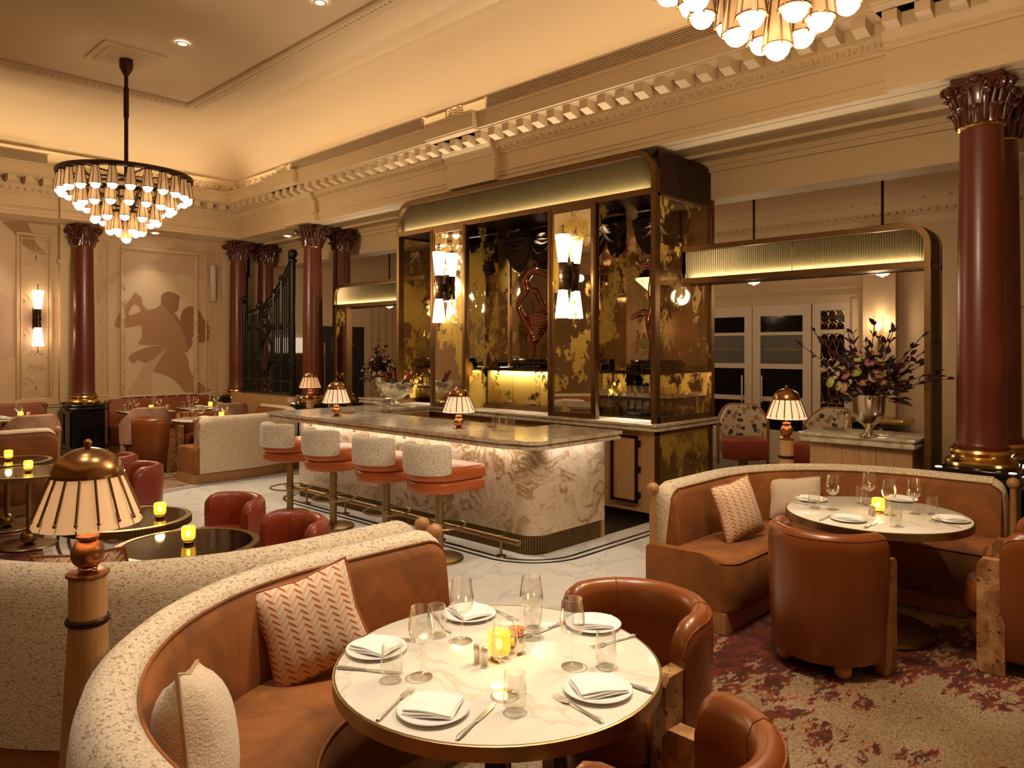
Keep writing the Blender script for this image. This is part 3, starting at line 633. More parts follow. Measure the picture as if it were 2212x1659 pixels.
# ================================================================== COLUMNS
def make_column():
    t=thing('column','x','column',(0,0,0))
    ZP=.88
    pl=MB(); s_=.28
    pl.box((-s_,-s_,0),(s_,s_,.12)).box((-s_+.03,-s_+.03,.12),(s_-.03,s_-.03,ZP-.1)).bbox((-s_-.01,-s_-.01,ZP-.10),(s_+.01,s_+.01,ZP-.05),.012).bbox((-s_+.02,-s_+.02,ZP-.05),(s_-.02,s_-.02,ZP),.01)
    p=obj('plinth',pl,M['black'],t,smooth=30)
    fr=MB(); d=s_-.03
    for k in range(4):
        m=MB()
        for (a,b) in (((-.2,.17),(.2,.20)),((-.2,.72),(.2,.75)),((-.2,.20),(-.17,.72)),((.17,.20),(.2,.72))): m.box((a[0],-d-.015,a[1]),(b[0],-d+.005,b[1]))
        m.xf(Matrix.Rotation(k*PI/2,4,'Z')); fr.add(m.v,m.f)
    obj('panel_moulding',fr,M['black'],p,smooth=0)
    obj('base',MB().lathe([(.24,ZP),(.25,ZP+.02),(.25,ZP+.045),(.235,ZP+.06),(.215,ZP+.07),(.203,ZP+.09),(.212,ZP+.105),(.222,ZP+.118),(.215,ZP+.14),(.195,ZP+.15)],40),M['brass'],t)
    sh=[(.192,ZP+.145),(.195,ZP+.165),(.18,ZP+.175),(.172,ZP+.20)]
    for i in range(1,13):
        k=i/12; sh.append((.170-.024*k**1.7,ZP+.2+k*(3.54-ZP-.2)))
    obj('shaft',MB().lathe(sh,40),M['shaft'],t)
    obj('necking',MB().lathe([(.146,3.525),(.16,3.53),(.167,3.543),(.16,3.556),(.146,3.56)],36),M['brass'],t)
    cap=obj('capital',MB().lathe([(.172,3.39),(.176,3.45),(.185,3.6),(.205,3.72),(.235,3.80),(.25,3.83)],24).xf(Matrix.Translation((0,0,0))),M['capital'],t); cap.scale=(.86,.86,.708); cap.location=(0,0,3.92*(1-.708))
    ab=[]
    for k in range(4):
        a0=k*PI/2+PI/4; c=(.31*math.cos(a0),.31*math.sin(a0)); nx=k+1; a1=nx*PI/2+PI/4; e=(.31*math.cos(a1),.31*math.sin(a1))
        tx,ty=e[0]-c[0],e[1]-c[1]; am=(a0+a1)/2
        for j in range(7):
            q=.06+.88*j/6; bow=.05*math.sin(PI*q); ab.append((c[0]+tx*q-bow*math.cos(am),c[1]+ty*q-bow*math.sin(am)))
    obj('abacus',MB().prism([(x*.95,y*.95) for x,y in ab],3.835,3.87).prism(ab,3.87,ZS-.002),M['capital'],cap,smooth=30)
    # acanthus leaves: two tiers of eight
    def leaf(h,w,out):
        L=MB(); n=7; vs=[];fs=[]
        for i in range(n):
            k=i/(n-1); z=h*math.sin(min(k*1.12,1.0)*PI/2)-(0.28*h*max(0,k-.8)/.2*.5); r=out*k**2.2
            ww=w*(.55+.45*math.sin(PI*min(1,k*.9+.08)))*(1 if k<.9 else .6)*(1+.18*(i%2))
            for j,(u,b) in enumerate(((-1,-.02),(-.5,.012),(0,.03),(.5,.012),(1,-.02))): vs.append((r+b*.9,u*ww/2,z))
        for i in range(n-1):
            for j in range(4): fs.append((i*5+j,i*5+j+1,(i+1)*5+j+1,(i+1)*5+j))
        L.add(vs,fs); L.tube([(.028,0,0),(.03+out*.2,0,h*.5),(.03+out*.75,0,h*.92)],[.012,.01,.006],5)
        L.ball((out+.012,0,h*.86),.026,7,5)
        return L.mesh('acanthus_leaf',60)
    l1=leaf(.20,.13,.075); l2=leaf(.33,.12,.10)
    for k in range(8):
        a=k*PI/4; obj('acanthus_leaf',l1,M['capital'],cap,(.172*math.cos(a),.172*math.sin(a),3.40),(0,0,a))
        a+=PI/8; obj('acanthus_leaf',l2,M['capital'],cap,(.170*math.cos(a),.170*math.sin(a),3.42),(0,0,a))
    vol=MB()
    for s2 in (-.03,.03):
        pts=[(.20,s2,3.60),(.235,s2,3.72),(.275,s2,3.80)]+[tuple(p) for p in spiral((.295,s2,3.765),.062,1.7,(.1,0,1),(1,0,-.1),26)]
        vol.tube(pts,.017,6)
    vol.ball((.295,0,3.765),.03,8,6)
    vm=vol.mesh('volute')
    for k in range(4): obj('volute',vm,M['capital'],cap,(0,0,0),(0,0,PI/4+k*PI/2))
    ros=MB().ball((.245,0,3.86),.045,8,6).ball((.235,.05,3.84),.028,6,5).ball((.235,-.05,3.84),.028,6,5)
    hel=MB()
    for s2 in (-1,1): hel.tube([(.20,s2*.03,3.6),(.225,s2*.05,3.72)]+[tuple(p) for p in spiral((.235,s2*.085,3.77),.045,1.4,(0,0,1),(0,-s2,0),18)],.012,5)
    rm=ros.mesh('rosette'); hm=hel.mesh('helix')
    for k in range(4): obj('rosette',rm,M['capital'],cap,rot=(0,0,k*PI/2)); obj('helix',hm,M['capital'],cap,rot=(0,0,k*PI/2))
    return t
col=make_column()
CP=[((-1.38,6.76),'front column of the right pair, red shaft on gilt base, largest in view'),((-1.38,7.34),'rear column of the right pair, half hidden behind the front one'),
 ((-11.24,6.76),'red column right of the iron gate, nearer of its pair'),((-11.24,7.34),'red column behind the nearer gate column, beside the left arch'),
 ((-13.99,6.76),'red corner column left of the iron gate, beside the mural'),((-13.99,7.34),'red corner column partly behind the iron gate'),
 ((-13.99,4.02),'single red column standing against the mural wall on a tall black plinth'),((-13.99,-.2),'red column on the mural wall beyond the left edge')]
for i,((x,y),lb) in enumerate(CP[:7]):
    c=col if i==0 else copy_tree(col)
    c.location=(x,y,0); c['label']=lb; c['group']='red lacquered columns'

# uplights sunk in the plinth tops, washing capitals and soffit
um=MB().lathe([(0,.004),(.022,.004),(.026,0)],14).mesh('uplight_lens')
for (x,y,lb) in ((-1.62,6.52,'small uplight on the near left plinth corner of the right columns'),(-1.13,6.52,'small uplight on the near right plinth corner of the right columns'),(-1.13,7.05,'small uplight between the right columns'),(-11.47,6.52,'small uplight on the plinth of the gate column'),(-11.0,7.05,'small uplight between the gate columns'),(-13.75,6.52,'small uplight on the corner column plinth')):
    tag(obj('plinth_uplight',um,M['led'],loc=(x,y,.8805)),lb,'uplight','plinth uplights')
    light('SPOT','uplight_beam',(x,y,.90),16,(1,.88,.72),.02,(PI,0,0),angle=math.radians(34),blend=.5)
# ================================================================== BAR
BX0,BX1,BY0=-8.18,-4.29,4.73; ZB=1.04
def rr_corner(x0,y0,x1,y1,r,n=8):    # outline with the near right corner rounded
    out=[(x0,y1),(x0,y0)]
    for i in range(n+1): a=-PI/2+PI/2*i/n; out.append((x1-r+r*math.cos(a),y0+r+r*math.sin(a)))
    out.append((x1,y1)); return out
bar=thing('bar_counter','long bar faced in gold-veined onyx with stone top, four stools along it','bar',(0,0,0))
# onyx panels of the front, rounded corner and end
def panel(x0,x1): return MB().bbox((x0,BY0,.17),(x1,BY0+.04,.955),.004)
R=.20; W_=(BX1-R-BX0)/3
for i in range(3): obj('onyx_panel',panel(BX0+i*W_+.001,BX0+(i+1)*W_-.001),M['onyx'],bar)
arc=[(BX1-R+(R)*math.cos(-PI/2+PI/2*i/10),BY0+R+R*math.sin(-PI/2+PI/2*i/10),-math.cos(-PI/2+PI/2*i/10),-math.sin(-PI/2+PI/2*i/10)) for i in range(11)]
obj('onyx_panel',MB().sweep(arc,[(0,.17),(.04,.17),(.04,.955),(0,.955)]),M['onyx'],bar)
obj('onyx_panel',MB().bbox((BX1-.04,BY0+R,.17),(BX1,5.74,.955),.004),M['onyx'],bar)
obj('onyx_panel',MB().bbox((BX0,BY0+.04,.17),(BX0+.04,6.4,.955),.004),M['onyx'],bar)
obj('end_panel',MB().box((BX1-.06,5.70,.0),(BX1-.005,5.745,.95)),M['oak'],bar,smooth=0)
# fluted brass plinth, ribs around
pl=MB(); base_pts=[]
e=.02; x=BX0
while x<BX1-R: base_pts.append((x,BY0+e,0,-1)); x+=.026
for i in range(13):
    a=-PI/2+PI/2*i/12; base_pts.append((BX1-R+(R-e)*math.cos(a),BY0+R+(R-e)*math.sin(a),math.cos(a),math.sin(a)))
y=BY0+R+.02
while y<5.70: base_pts.append((BX1-e,y,1,0)); y+=.026
pl.sweep([(p[0],p[1],p[2],p[3]) for p in base_pts],[(0,0),(-.03,0),(-.03,.168),(0,.168)])
for p in base_pts: pl.tube([(p[0],p[1],0),(p[0],p[1],.168)],.0105,5)
o=obj('fluted_plinth',pl,M['dbrass'],bar); o['kind']='stuff'
# stone top with moulded edge: front run + right return + left return
def top_outline(g):
    x0,x1,y0=BX0-.26+g,BX1+.22-g,BY0-.31+g; r=.16
    out=[(x0,6.45)]+[(x0+.02,y0+.0)]
    out=[(x0,6.40),(x0,y0+.05),(x0+.05,y0)]
    out+=[(x1-.34,y0),(x1-.26,y0+.02),(x1-.20,y0+.06)]
    for i in range(7): a=-PI/2+PI/2*i/6; out.append((x1-r*.8+r*.8*math.cos(a),y0+.06+r*.8+r*.8*math.sin(a)))
    out+=[(x1,5.72-g),(BX1-.62+g,5.72-g),(BX1-.62+g,5.32-g),(BX0+.50-g,5.32-g),(BX0+.50-g,6.40)]
    return out
tp=MB().prism(top_outline(0),ZB-.032,ZB).prism(top_outline(.025),ZB-.05,ZB-.032).prism(top_outline(.01),ZB-.078,ZB-.05)
obj('stone_top',tp,M['counter_marble'],bar,smooth=30)
obj('bar_carcass',MB().box((BX0+.05,BY0+.05,.02),(BX1-.25,5.25,.96)).box((BX0+.05,5.25,.02),(BX0+.5,6.38,.96)).box((BX1-.58,5.25,.02),(BX1-.06,5.70,.96)),M['oak2'],bar,smooth=0)
obj('light_strip',MB().box((BX0+.02,BY0-.03,.950),(BX1-.1,BY0-.018,.958)),M['strip'],bar,smooth=0)
light('AREA','bar_front_strip_light',((BX0+BX1)/2,BY0-.06,.952),4.5,WARM2,rot=(math.radians(-14),0,0),sx=BX1-BX0-.2,sy=.02)
light('AREA','bar_end_strip_light',(BX1+.06,BY0+.55,.952),1.2,WARM2,rot=(0,math.radians(-14),0),sx=.02,sy=.8)
rail=obj('foot_rail',MB().tube([(BX0+.1,BY0-.16,.155),(BX1-.02,BY0-.16,.155)],.026,14),M['abrass'],bar)
for i in range(5):
    xx=BX0+.45+i*.80
    obj('rail_bracket',MB().tube([(xx,BY0-.16,0),(xx,BY0-.16,.135)],.011,8).lathe([(0,.014),(.045,.012),(.05,0)],14,(xx,BY0-.16,0)).tube([(xx-.02,BY0-.16,.155),(xx+.02,BY0-.16,.155)],.031,14),M['abrass'],rail)
for xx in (-7.62,-6.75,-5.88,-5.05):
    obj('bag_hook',MB().tube([(xx,BY0-.17,.965),(xx,BY0-.17,.93),(xx-.016,BY0-.17,.915),(xx-.024,BY0-.17,.93)],.004,5).tube([(xx,BY0-.17,.925),(xx+.016,BY0-.17,.915),(xx+.024,BY0-.17,.93)],.004,5),M['dbrass'],bar)
# ---- back counter under the cabinet
CX0,CX1,CY0,CY1=-8.53,-4.20,6.48,7.70; ZK=1.035
bc=thing('back_counter','oak back counter with stone top under the mirrored cabinet','counter',(0,0,0))
obj('carcass',MB().box((CX0+.02,CY0+.04,.10),(CX1-.03,CY1-.05,.96)),M['oak'],bc,smooth=0)
obj('toe_kick',MB().box((CX0+.06,CY0+.10,.0),(CX1-.06,CY1-.08,.10)),M['dbronze'],bc,smooth=0)
st=MB()
for (g,a,b) in ((0,ZK-.028,ZK),(.022,ZK-.045,ZK-.028),(.008,ZK-.075,ZK-.045)): st.bbox((CX0-.05+g,CY0-.07+g,a),(CX1+.06-g,CY1+.02-g,b),.006)
obj('stone_top',st,M['counter_marble'],bc)
dx=(CX1-.95-CX0-.1)/6
for i in range(6):
    xa_=CX0+.1+i*dx
    d=obj('cabinet_door',MB().bbox((xa_+.02,CY0+.018,.16),(xa_+dx-.02,CY0+.04,.90),.004),M['oak'],bc,smooth=30)
    k=xa_+(.09 if i%2 else dx-.09)
    obj('pull',MB().tube([(k,CY0+.016,.80),(k,CY0-.01,.805),(k,CY0-.01,.865),(k,CY0+.016,.87)],.006,6),M['dbronze'],d)
    fr=MB()
    for (a,b) in (((xa_+.02,.16),(xa_+dx-.02,.168)),((xa_+.02,.892),(xa_+dx-.02,.90)),((xa_+.02,.16),(xa_+.028,.90)),((xa_+dx-.028,.16),(xa_+dx-.02,.90))): fr.box((a[0],CY0+.012,a[1]),(b[0],CY0+.02,b[1]))
    obj('door_frame',fr,M['walnut'],d,smooth=0)
# framed hatch door near the right end of the counter
hx0,hx1=aty(1323,950,CY0)[0],aty(1381,950,CY0)[0]
hd=obj('hatch_door',MB().box((hx0,CY0-.02,.20),(hx1,CY0+.04,.90)),M['oak'],bc,smooth=0)
f4=MB()
for (a,b) in (((hx0,.20),(hx1,.225)),((hx0,.875),(hx1,.90)),((hx0,.20),(hx0+.03,.90)),((hx1-.035,.20),(hx1,.90))): f4.box((a[0],CY0-.035,a[1]),(b[0],CY0-.018,b[1]))
obj('hatch_frame',f4,M['dbronze'],hd,smooth=0)
for z in (.28,.55,.82): obj('hinge',MB().box((hx1,CY0-.03,z-.035),(hx1+.02,CY0+.0,z+.035)),M['blackiron'],hd,smooth=0)
# ================================================================== MIRRORED CABINET
cab=thing('mirrored_cabinet','tall bronze back bar cabinet with gold leaf glass and reeded lit header','cabinet',(0,0,ZK))
def cpart(n,mb,mat,par=cab,smooth=38): mb.xf(Matrix.Translation((0,0,-ZK))); return obj(n,mb,mat,par,smooth=smooth)
ZH=3.46; ZT=3.88; RC=.26
def header_frame(x0,x1,z0,z1,y0,y1,r,w,left=True,right=True):
    # U-turned frame band with rounded upper corners, w wide, from y0 to y1
    def outline(x0,x1,z1,r):
        o=[(x0,z0)]
        if left: o+=[(x0+r-r*math.cos(PI/2*i/8),z1-r+r*math.sin(PI/2*i/8)) for i in range(9)]
        else: o.append((x0,z1))
        if right: o+=[(x1-r+r*math.sin(PI/2*i/8),z1-r+r*math.cos(PI/2*i/8)) for i in range(9)]
        else: o.append((x1,z1))
        o.append((x1,z0)); return o
    A=outline(x0,x1,z1,r); B=outline(x0+(w if left else 0),x1-(w if right else 0),z1-w,max(r-w,.02)); n=len(A)
    m=MB(); vs=[(p[0],y0,p[1]) for p in A]+[(p[0],y0,p[1]) for p in B]+[(p[0],y1,p[1]) for p in A]+[(p[0],y1,p[1]) for p in B]; fs=[]
    for i in range(n-1): fs+=[(i,i+1,n+i+1,n+i),(2*n+i,3*n+i,3*n+i+1,2*n+i+1),(i,2*n+i,2*n+i+1,i+1),(n+i,n+i+1,3*n+i+1,3*n+i)]
    fs+=[(0,n,3*n,2*n),(n-1,3*n-1,4*n-1,2*n-1)]
    return m.add(vs,fs),B
hf,inn=header_frame(CX0,CX1,ZK,ZT,CY0,CY0+.09,RC,.055)
cpart('front_frame',hf,M['bronze'],smooth=30)
hf2,_=header_frame(CX0,CX1,ZK,ZT,CY1-.07,CY1,RC,.05); cpart('rear_frame',hf2,M['bronze'],smooth=30)
# closed top and dark upper side cheeks
tpv=MB(); 
def roof(x0,x1,z1,r,y0,y1,zlow,t=.012):
    m=MB(); A=[(x0,zlow)]+[(x0+r-r*math.cos(PI/2*i/8),z1-r+r*math.sin(PI/2*i/8)) for i in range(9)]+[(x1-r+r*math.sin(PI/2*i/8),z1-r+r*math.cos(PI/2*i/8)) for i in range(9)]+[(x1,zlow)]
    n=len(A); m.add([(p[0],y0,p[1]) for p in A]+[(p[0],y1,p[1]) for p in A],[(i,i+1,n+i+1,n+i) for i in range(n-1)]); return m
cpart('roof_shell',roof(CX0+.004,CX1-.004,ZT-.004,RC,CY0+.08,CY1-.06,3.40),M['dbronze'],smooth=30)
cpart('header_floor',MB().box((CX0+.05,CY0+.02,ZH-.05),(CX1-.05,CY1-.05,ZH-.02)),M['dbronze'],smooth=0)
cpart('header_lip',MB().box((CX0+.04,CY0-.004,ZH-.055),(CX1-.04,CY0+.03,ZH+.008)),M['bronze'],smooth=0)
# reeded header panels
def reeds(x0,x1,z0,z1,y,r,step,inner):
    m=MB(); x=x0
    def ztop(x):
        if x<inner[0]+r: q=(inner[0]+r-x)/r; return z1-r+r*math.sqrt(max(0,1-q*q))
        if x>inner[1]-r: q=(x-(inner[1]-r))/r; return z1-r+r*math.sqrt(max(0,1-q*q))
        return z1
    while x<x1-step*.5:
        a=ztop(x);b=ztop(min(x+step,x1)); m.add([(x,y,z0),(x+step*.5,y-step*.3,z0),(x+step,y,z0),(x,y,a),(x+step*.5,y-step*.3,(a+b)/2),(x+step,y,b)],[(0,1,4,3),(1,2,5,4)]); x+=step
    return m
npan=4; pw=(CX1-CX0-.11)/npan
for i in range(npan):
    a=CX0+.055+i*pw; o=cpart('reeded_panel',reeds(a+.003,a+pw-.003,ZH-.0,ZT-.058,CY0+.085,RC-.055,.022,(CX0+.055,CX1-.055)),M['reed'],smooth=20)
    o['kind']='stuff'
cpart('led_strip',MB().box((CX0+.07,CY0+.045,ZH-.012),(CX1-.07,CY0+.065,ZH-.004)),M['strip'],smooth=0)
light('AREA','cabinet_header_strip_light',((CX0+CX1)/2,CY0+.045,ZH+.002),22,WARM2,rot=(PI-math.radians(18),0,0),sx=CX1-CX0-.2,sy=.012)
# bays: niche A | mirror B | niche C | mirror D | niche E
bx=[CX0+.055,-7.735,-7.08,-5.62,-4.98,CX1-.055]
PYW=.05
for xx in (bx[1],bx[2],bx[3],bx[4]): cpart('post',MB().bbox((xx-.028,CY0-.02,ZK),(xx+.028,CY0+.05,ZH-.04),.004),M['bronze'],smooth=30)
for (a,b,lab) in ((bx[1],bx[2],'B'),(bx[3],bx[4],'D')):
    cpart('mirror_panel',MB().box((a+.026,CY0+.0,ZK+.05),(b-.026,CY0+.015,ZH-.09)),M['leafmirror'],smooth=0)
    fr=MB()
    for (p,q) in (((a,ZK),(b,ZK+.055)),((a,ZH-.10),(b,ZH-.04)),((a+.024,ZK+.05),(a+.044,ZH-.09)),((b-.044,ZK+.05),(b-.024,ZH-.09))): fr.box((p[0],CY0-.015,p[1]),(q[0],CY0+.02,q[1]))
    cpart('mirror_frame',fr,M['bronze'],smooth=0)
    for xx in (a+.02,b-.02): cpart('return_panel',MB().box((xx-.006,CY0+.02,ZK),(xx+.006,7.10,ZH-.05)),M['leafmirror'],smooth=0)
    cpart('pier_back',MB().box((a+.02,7.08,ZK),(b-.02,7.10,ZH-.05)),M['dbronze'],smooth=0)
# rear glass and side glass with gold leaf
for (a,b) in ((CX0+.05,-7.4),(-7.4,-6.32),(-6.32+.55,-5.0),(-5.0,CX1-.05)): cpart('rear_glass',MB().box((a,CY1-.06,1.62),(b,CY1-.05,ZH-.05)),M['leafglass'],smooth=0)
cpart('rear_post',MB().box((-6.34,CY1-.08,ZK),(-6.30,CY1-.03,ZH)).box((-7.42,CY1-.08,ZK),(-7.38,CY1-.03,ZH)).box((-5.02,CY1-.08,ZK),(-4.98,CY1-.03,ZH)),M['bronze'],smooth=0)
cpart('rear_panel',MB().box((CX0+.05,CY1-.06,ZK),(CX1-.05,CY1-.04,1.62)),M['leafdoor'],smooth=0)
for xx in (CX0+.008,CX1-.014):
    cpart('side_glass',MB().box((xx,CY0+.07,ZK+.06),(xx+.008,CY1-.06,3.40)),M['leafglass'],smooth=0)
    cpart('side_rail',MB().box((xx-.006,CY0+.05,ZK),(xx+.014,CY1-.05,ZK+.06)),M['bronze'],smooth=0); cpart('side_rail',MB().box((xx-.006,CY0+.05,3.39),(xx+.014,CY1-.05,3.42)),M['bronze'],smooth=0)
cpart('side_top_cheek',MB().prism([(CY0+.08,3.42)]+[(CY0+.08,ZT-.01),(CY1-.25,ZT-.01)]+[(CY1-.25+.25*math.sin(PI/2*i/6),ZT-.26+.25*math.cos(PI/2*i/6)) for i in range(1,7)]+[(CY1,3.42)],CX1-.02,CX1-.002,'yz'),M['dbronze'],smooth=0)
# lower side panel below the stone (part of the counter)
obj('side_mirror',MB().box((CX1-.028,CY0+.10,.12),(CX1-.018,CY1-.10,.93)),M['leafdoor'],bc,smooth=0)
sf=MB()
for (p,q) in (((CY0+.03,.10),(CY1-.03,.14)),((CY0+.03,.915),(CY1-.03,.96)),((CY0+.03,.10),(CY0+.09,.96)),((CY1-.09,.10),(CY1-.03,.96))): sf.box((CX1-.03,p[0],p[1]),(CX1-.005,q[0],q[1]))
obj('side_frame',sf,M['bronze'],bc,smooth=0)
# niche shelves: lower gold doors in C, glass racks in A and E
ZSH=1.56
def shelf(a,b,z,y0=6.82): return MB().box((a,y0,z-.02),(b,CY1-.07,z)).box((a,y0-.012,z-.032),(b,y0,z+.004))
cpart('niche_shelf',shelf(bx[2]+.03,bx[3]-.03,ZSH),M['dbronze'],smooth=0)
cpart('niche_shelf',shelf(bx[0],bx[1]-.03,ZSH),M['dbronze'],smooth=0); cpart('niche_shelf',shelf(bx[4]+.03,bx[5],ZSH),M['dbronze'],smooth=0)
cpart('glass_shelf',shelf(bx[0],bx[1]-.03,1.275),M['dbronze'],smooth=0); cpart('glass_shelf',shelf(bx[4]+.03,bx[5],1.275),M['dbronze'],smooth=0)
for (a,b) in ((bx[2]+.03,bx[3]-.03),(bx[0],bx[1]-.03),(bx[4]+.03,bx[5])):
    r_=MB().tube([(a,6.83,ZSH+.075),(b,6.83,ZSH+.075)],.006,6); n=max(2,int((b-a)/.24))
    for i in range(n+1): xx=a+(b-a)*i/n; r_.tube([(xx,6.83,ZSH),(xx,6.83,ZSH+.075)],.005,5)
    cpart('gallery_rail',r_,M['bronze'])
dw_=(bx[3]-bx[2]-.06)/3
for i in range(3): cpart('gold_door',MB().bbox((bx[2]+.03+i*dw_+.004,6.85,ZK+.06),(bx[2]+.03+(i+1)*dw_-.004,6.87,ZSH-.025),.003),M['leafdoor'],smooth=30)
cpart('niche_sill',MB().box((bx[2]+.03,6.78,ZK),(bx[3]-.03,6.90,ZK+.055)),M['bronze'],smooth=0)
for i in range(3):
    a,b=((bx[0],bx[1]),(bx[2],bx[3]),(bx[4],bx[5]))[i]
    light('AREA','niche_strip_light',((a+b)/2,6.80,ZSH-.045),5 if i==1 else 10,WARM2,rot=(math.radians(25),0,0),sx=(b-a)*.85,sy=.015)
    light('SPOT','niche_downlight_beam',((a+b)/2,7.1,ZH-.08),14,WARM2,.03,(0,0,0),angle=math.radians(70),blend=.7)
# swagged drapes at the head of the niches
def swag(x0,x1,z,y,drop):
    m=MB()
    n=16
    for k in range(9):
        q=k/8; pts=[]
        for i in range(n+1):
            t=i/n; xx=x0+(x1-x0)*t; sag=math.sin(PI*t); pts.append((xx,y-.05*math.sin(q*PI)-.02*(k%2)-.04*sag,z-.06*q-drop*q*sag**.8-.015*math.sin(7*t+k)))
        m.tube(pts,[.022+.016*math.sin(PI*i/n) for i in range(n+1)],6)
    vs=[];fs=[]
    for k in range(5):
        for i in range(n+1):
            t=i/n; q=k/4; vs.append((x0+(x1-x0)*t,y+.01,z+.08-.14*q-drop*q*math.sin(PI*t)**.8))
    for k in range(4):
        for i in range(n): fs.append((k*(n+1)+i,k*(n+1)+i+1,(k+1)*(n+1)+i+1,(k+1)*(n+1)+i))
    return m.add(vs,fs)
c3=(bx[3]-bx[2]-.08)/3
sw=[(bx[2]+.03,bx[2]+.03+c3*1.02,.40),(bx[2]+.03+c3,bx[2]+.05+2*c3,.40),(bx[2]+.04+2*c3,bx[3]-.03,.40),(bx[4]+.03,(bx[4]+bx[5])/2+.02,.34),((bx[4]+bx[5])/2,bx[5],.34),(bx[0],(bx[0]+bx[1])/2,.3),((bx[0]+bx[1])/2,bx[1]-.03,.3)]
for i,(a,b,dp) in enumerate(sw):
    o=obj('swag_drape',swag(a,b,ZH-.14,7.25,dp),M['drape'],smooth=60)
    tag(o,['dark silk swag at the left head of the central niche','dark silk swag in the middle of the central niche','dark silk swag at the right head of the central niche','dark silk swag at the left head of the right niche','dark silk swag at the right head of the right niche','dark silk swag at the left head of the left niche','dark silk swag at the right head of the left niche'][i],'drape','niche swags')
# ---- double sconces
def make_sconce(mirror=True):
    t=thing('double_sconce','x','wall light',(0,0,0))
    obj('backplate',MB().bbox((-.055,-.02,-.17),(.055,0,.17),.006).bbox((-.03,-.10,-.05),(.03,-.02,.05),.004),M['dbronze'],t,smooth=30)
    obj('cup',MB().lathe([(.052,.17),(.045,.06),(.04,0),(.045,-.06),(.052,-.17)],20,(0,-.11,0)).lathe([(.046,-.04),(.05,-.03),(.05,.03),(.046,.04)],20,(0,-.11,0)),M['dbronze'],t)
    for s_ in (-1,1):
        g=obj('glass_shade',MB().lathe([(.052,.155*s_),(.07,.30*s_),(.088,.46*s_),(.085,.465*s_),(.0,.455*s_)],24,(0,-.11,0)),M['sconce'],t)
        obj('finial_rod',MB().tube([(0,-.11,.45*s_),(0,-.11,.56*s_)],.006,6).ball((0,-.11,.565*s_),.012,8,6),M['dbronze'],g)
    return t
sc0=make_sconce(); sc0['label']='double sconce with white glass shades on the left mirror panel'; sc0.location=((bx[1]+bx[2])/2-.06,CY0-.002,2.62)
zz=(aty(968,640,CY0-.11)[1]); 
s2=dup(sc0,((bx[3]+bx[4])/2-.04,CY0-.002,2.62),0,'double sconce with white glass shades on the right mirror panel')
yc=atx(78,700,XL)[0]
s3=dup(sc0,(XL+.001,yc,2.32),PI/2,'double sconce glowing on the mural wall left of the column')
light('POINT','sconce_bulb',(XL+.16,yc,2.58),7,WARM,.04); light('POINT','sconce_bulb',(XL+.16,yc,2.06),7,WARM,.04)
for p in (((bx[1]+bx[2])/2-.06),((bx[3]+bx[4])/2-.04)): light('POINT','sconce_bulb',(p,CY0-.2,2.62),5,WARM,.04)
for o in (sc0,s2,s3): o['group']='double sconces'
# ---- sculptures on black pedestals
def ribbon_tube(m,pts,r,n=10,sub=6):
    P=[Vector(p) for p in pts]; out=[];ro=[]
    for i in range(len(P)-1):
        p0=P[max(i-1,0)];p1=P[i];p2=P[i+1];p3=P[min(i+2,len(P)-1)]
        for k in range(sub):
            t=k/sub; out.append(.5*((2*p1)+(p2-p0)*t+(2*p0-5*p1+4*p2-p3)*t*t+(3*p1-p0-3*p2+p3)*t**3)); ro.append(r[i]+(r[i+1]-r[i])*t)
    out.append(P[-1]); ro.append(r[-1]); m.tube(out,ro,n); return m
def dancer(label,loc,rz,kind):
    t=thing('glass_sculpture',label,'sculpture',loc,rz)
    b=MB(); 
    if kind==0:
        ribbon_tube(b,[(0,0,0),(.02,0,.22),(-.02,0,.42),(-.13,0,.62),(-.22,0,.80),(-.20,0,.96),(-.08,0,1.10),(-.10,0,1.26),(.0,0,1.40),(.14,0,1.38),(.30,0,1.30),(.40,0,1.28)],[.05,.055,.07,.055,.05,.055,.06,.06,.06,.055,.035,.012])
        ribbon_tube(b,[(-.08,0,1.10),(.06,.02,1.08),(.12,.02,.96),(.20,.02,.82),(.28,.02,.70),(.24,.02,.60)],[.04,.05,.045,.04,.04,.03])
        for k in range(9):
            q=k/8; ribbon_tube(b,[(-.10+.05*q,.03,.66-.42*q),(.08,-.05,.70-.40*q),(.30-.22*q,-.02,.66-.34*q),(.36-.30*q,.04,.62-.38*q)],[.028,.034,.034,.02],8,5)
    else:
        s_=1 if kind==1 else -1
        ribbon_tube(b,[(0,0,0),(.02,0,.25),(.0,0,.5),(s_*.06,0,.75),(s_*.02,0,.95),(s_*.06,0,1.15),(s_*.10,0,1.35),(s_*.02,0,1.5)],[.05,.05,.085,.10,.07,.09,.13,.03])
        ribbon_tube(b,[(s_*.04,0,.62),(-s_*.10,0,.66),(-s_*.22,0,.62),(-s_*.28,0,.56)],[.07,.05,.04,.015])
        ribbon_tube(b,[(s_*.08,0,1.2),(-s_*.06,0,1.34),(-s_*.16,.02,1.30),(-s_*.22,.02,1.36)],[.06,.06,.045,.012])
        for k in range(5): ribbon_tube(b,[(s_*.10-.03*k,.03,1.5-.05*k),(s_*.22,-.02,1.42-.08*k),(s_*.26-.04*k,.03,1.22-.05*k)],[.02,.035,.015],8,5)
    obj('figure',b,M['sculpt'],t,smooth=80)
    return t
PED=[((-6.35,7.02),'black block pedestal under the central copper sculpture'),((-4.52,7.02),'black block pedestal under the right copper sculpture'),((-8.13,7.02),'black block pedestal under the left copper sculpture')]
for (x,y),lb in PED: tag(obj('sculpture_pedestal',MB().bbox((-.24,-.17,0),(.24,.17,.125),.004),M['black'],loc=(x,y,ZSH),smooth=30),lb,'pedestal','sculpture pedestals')
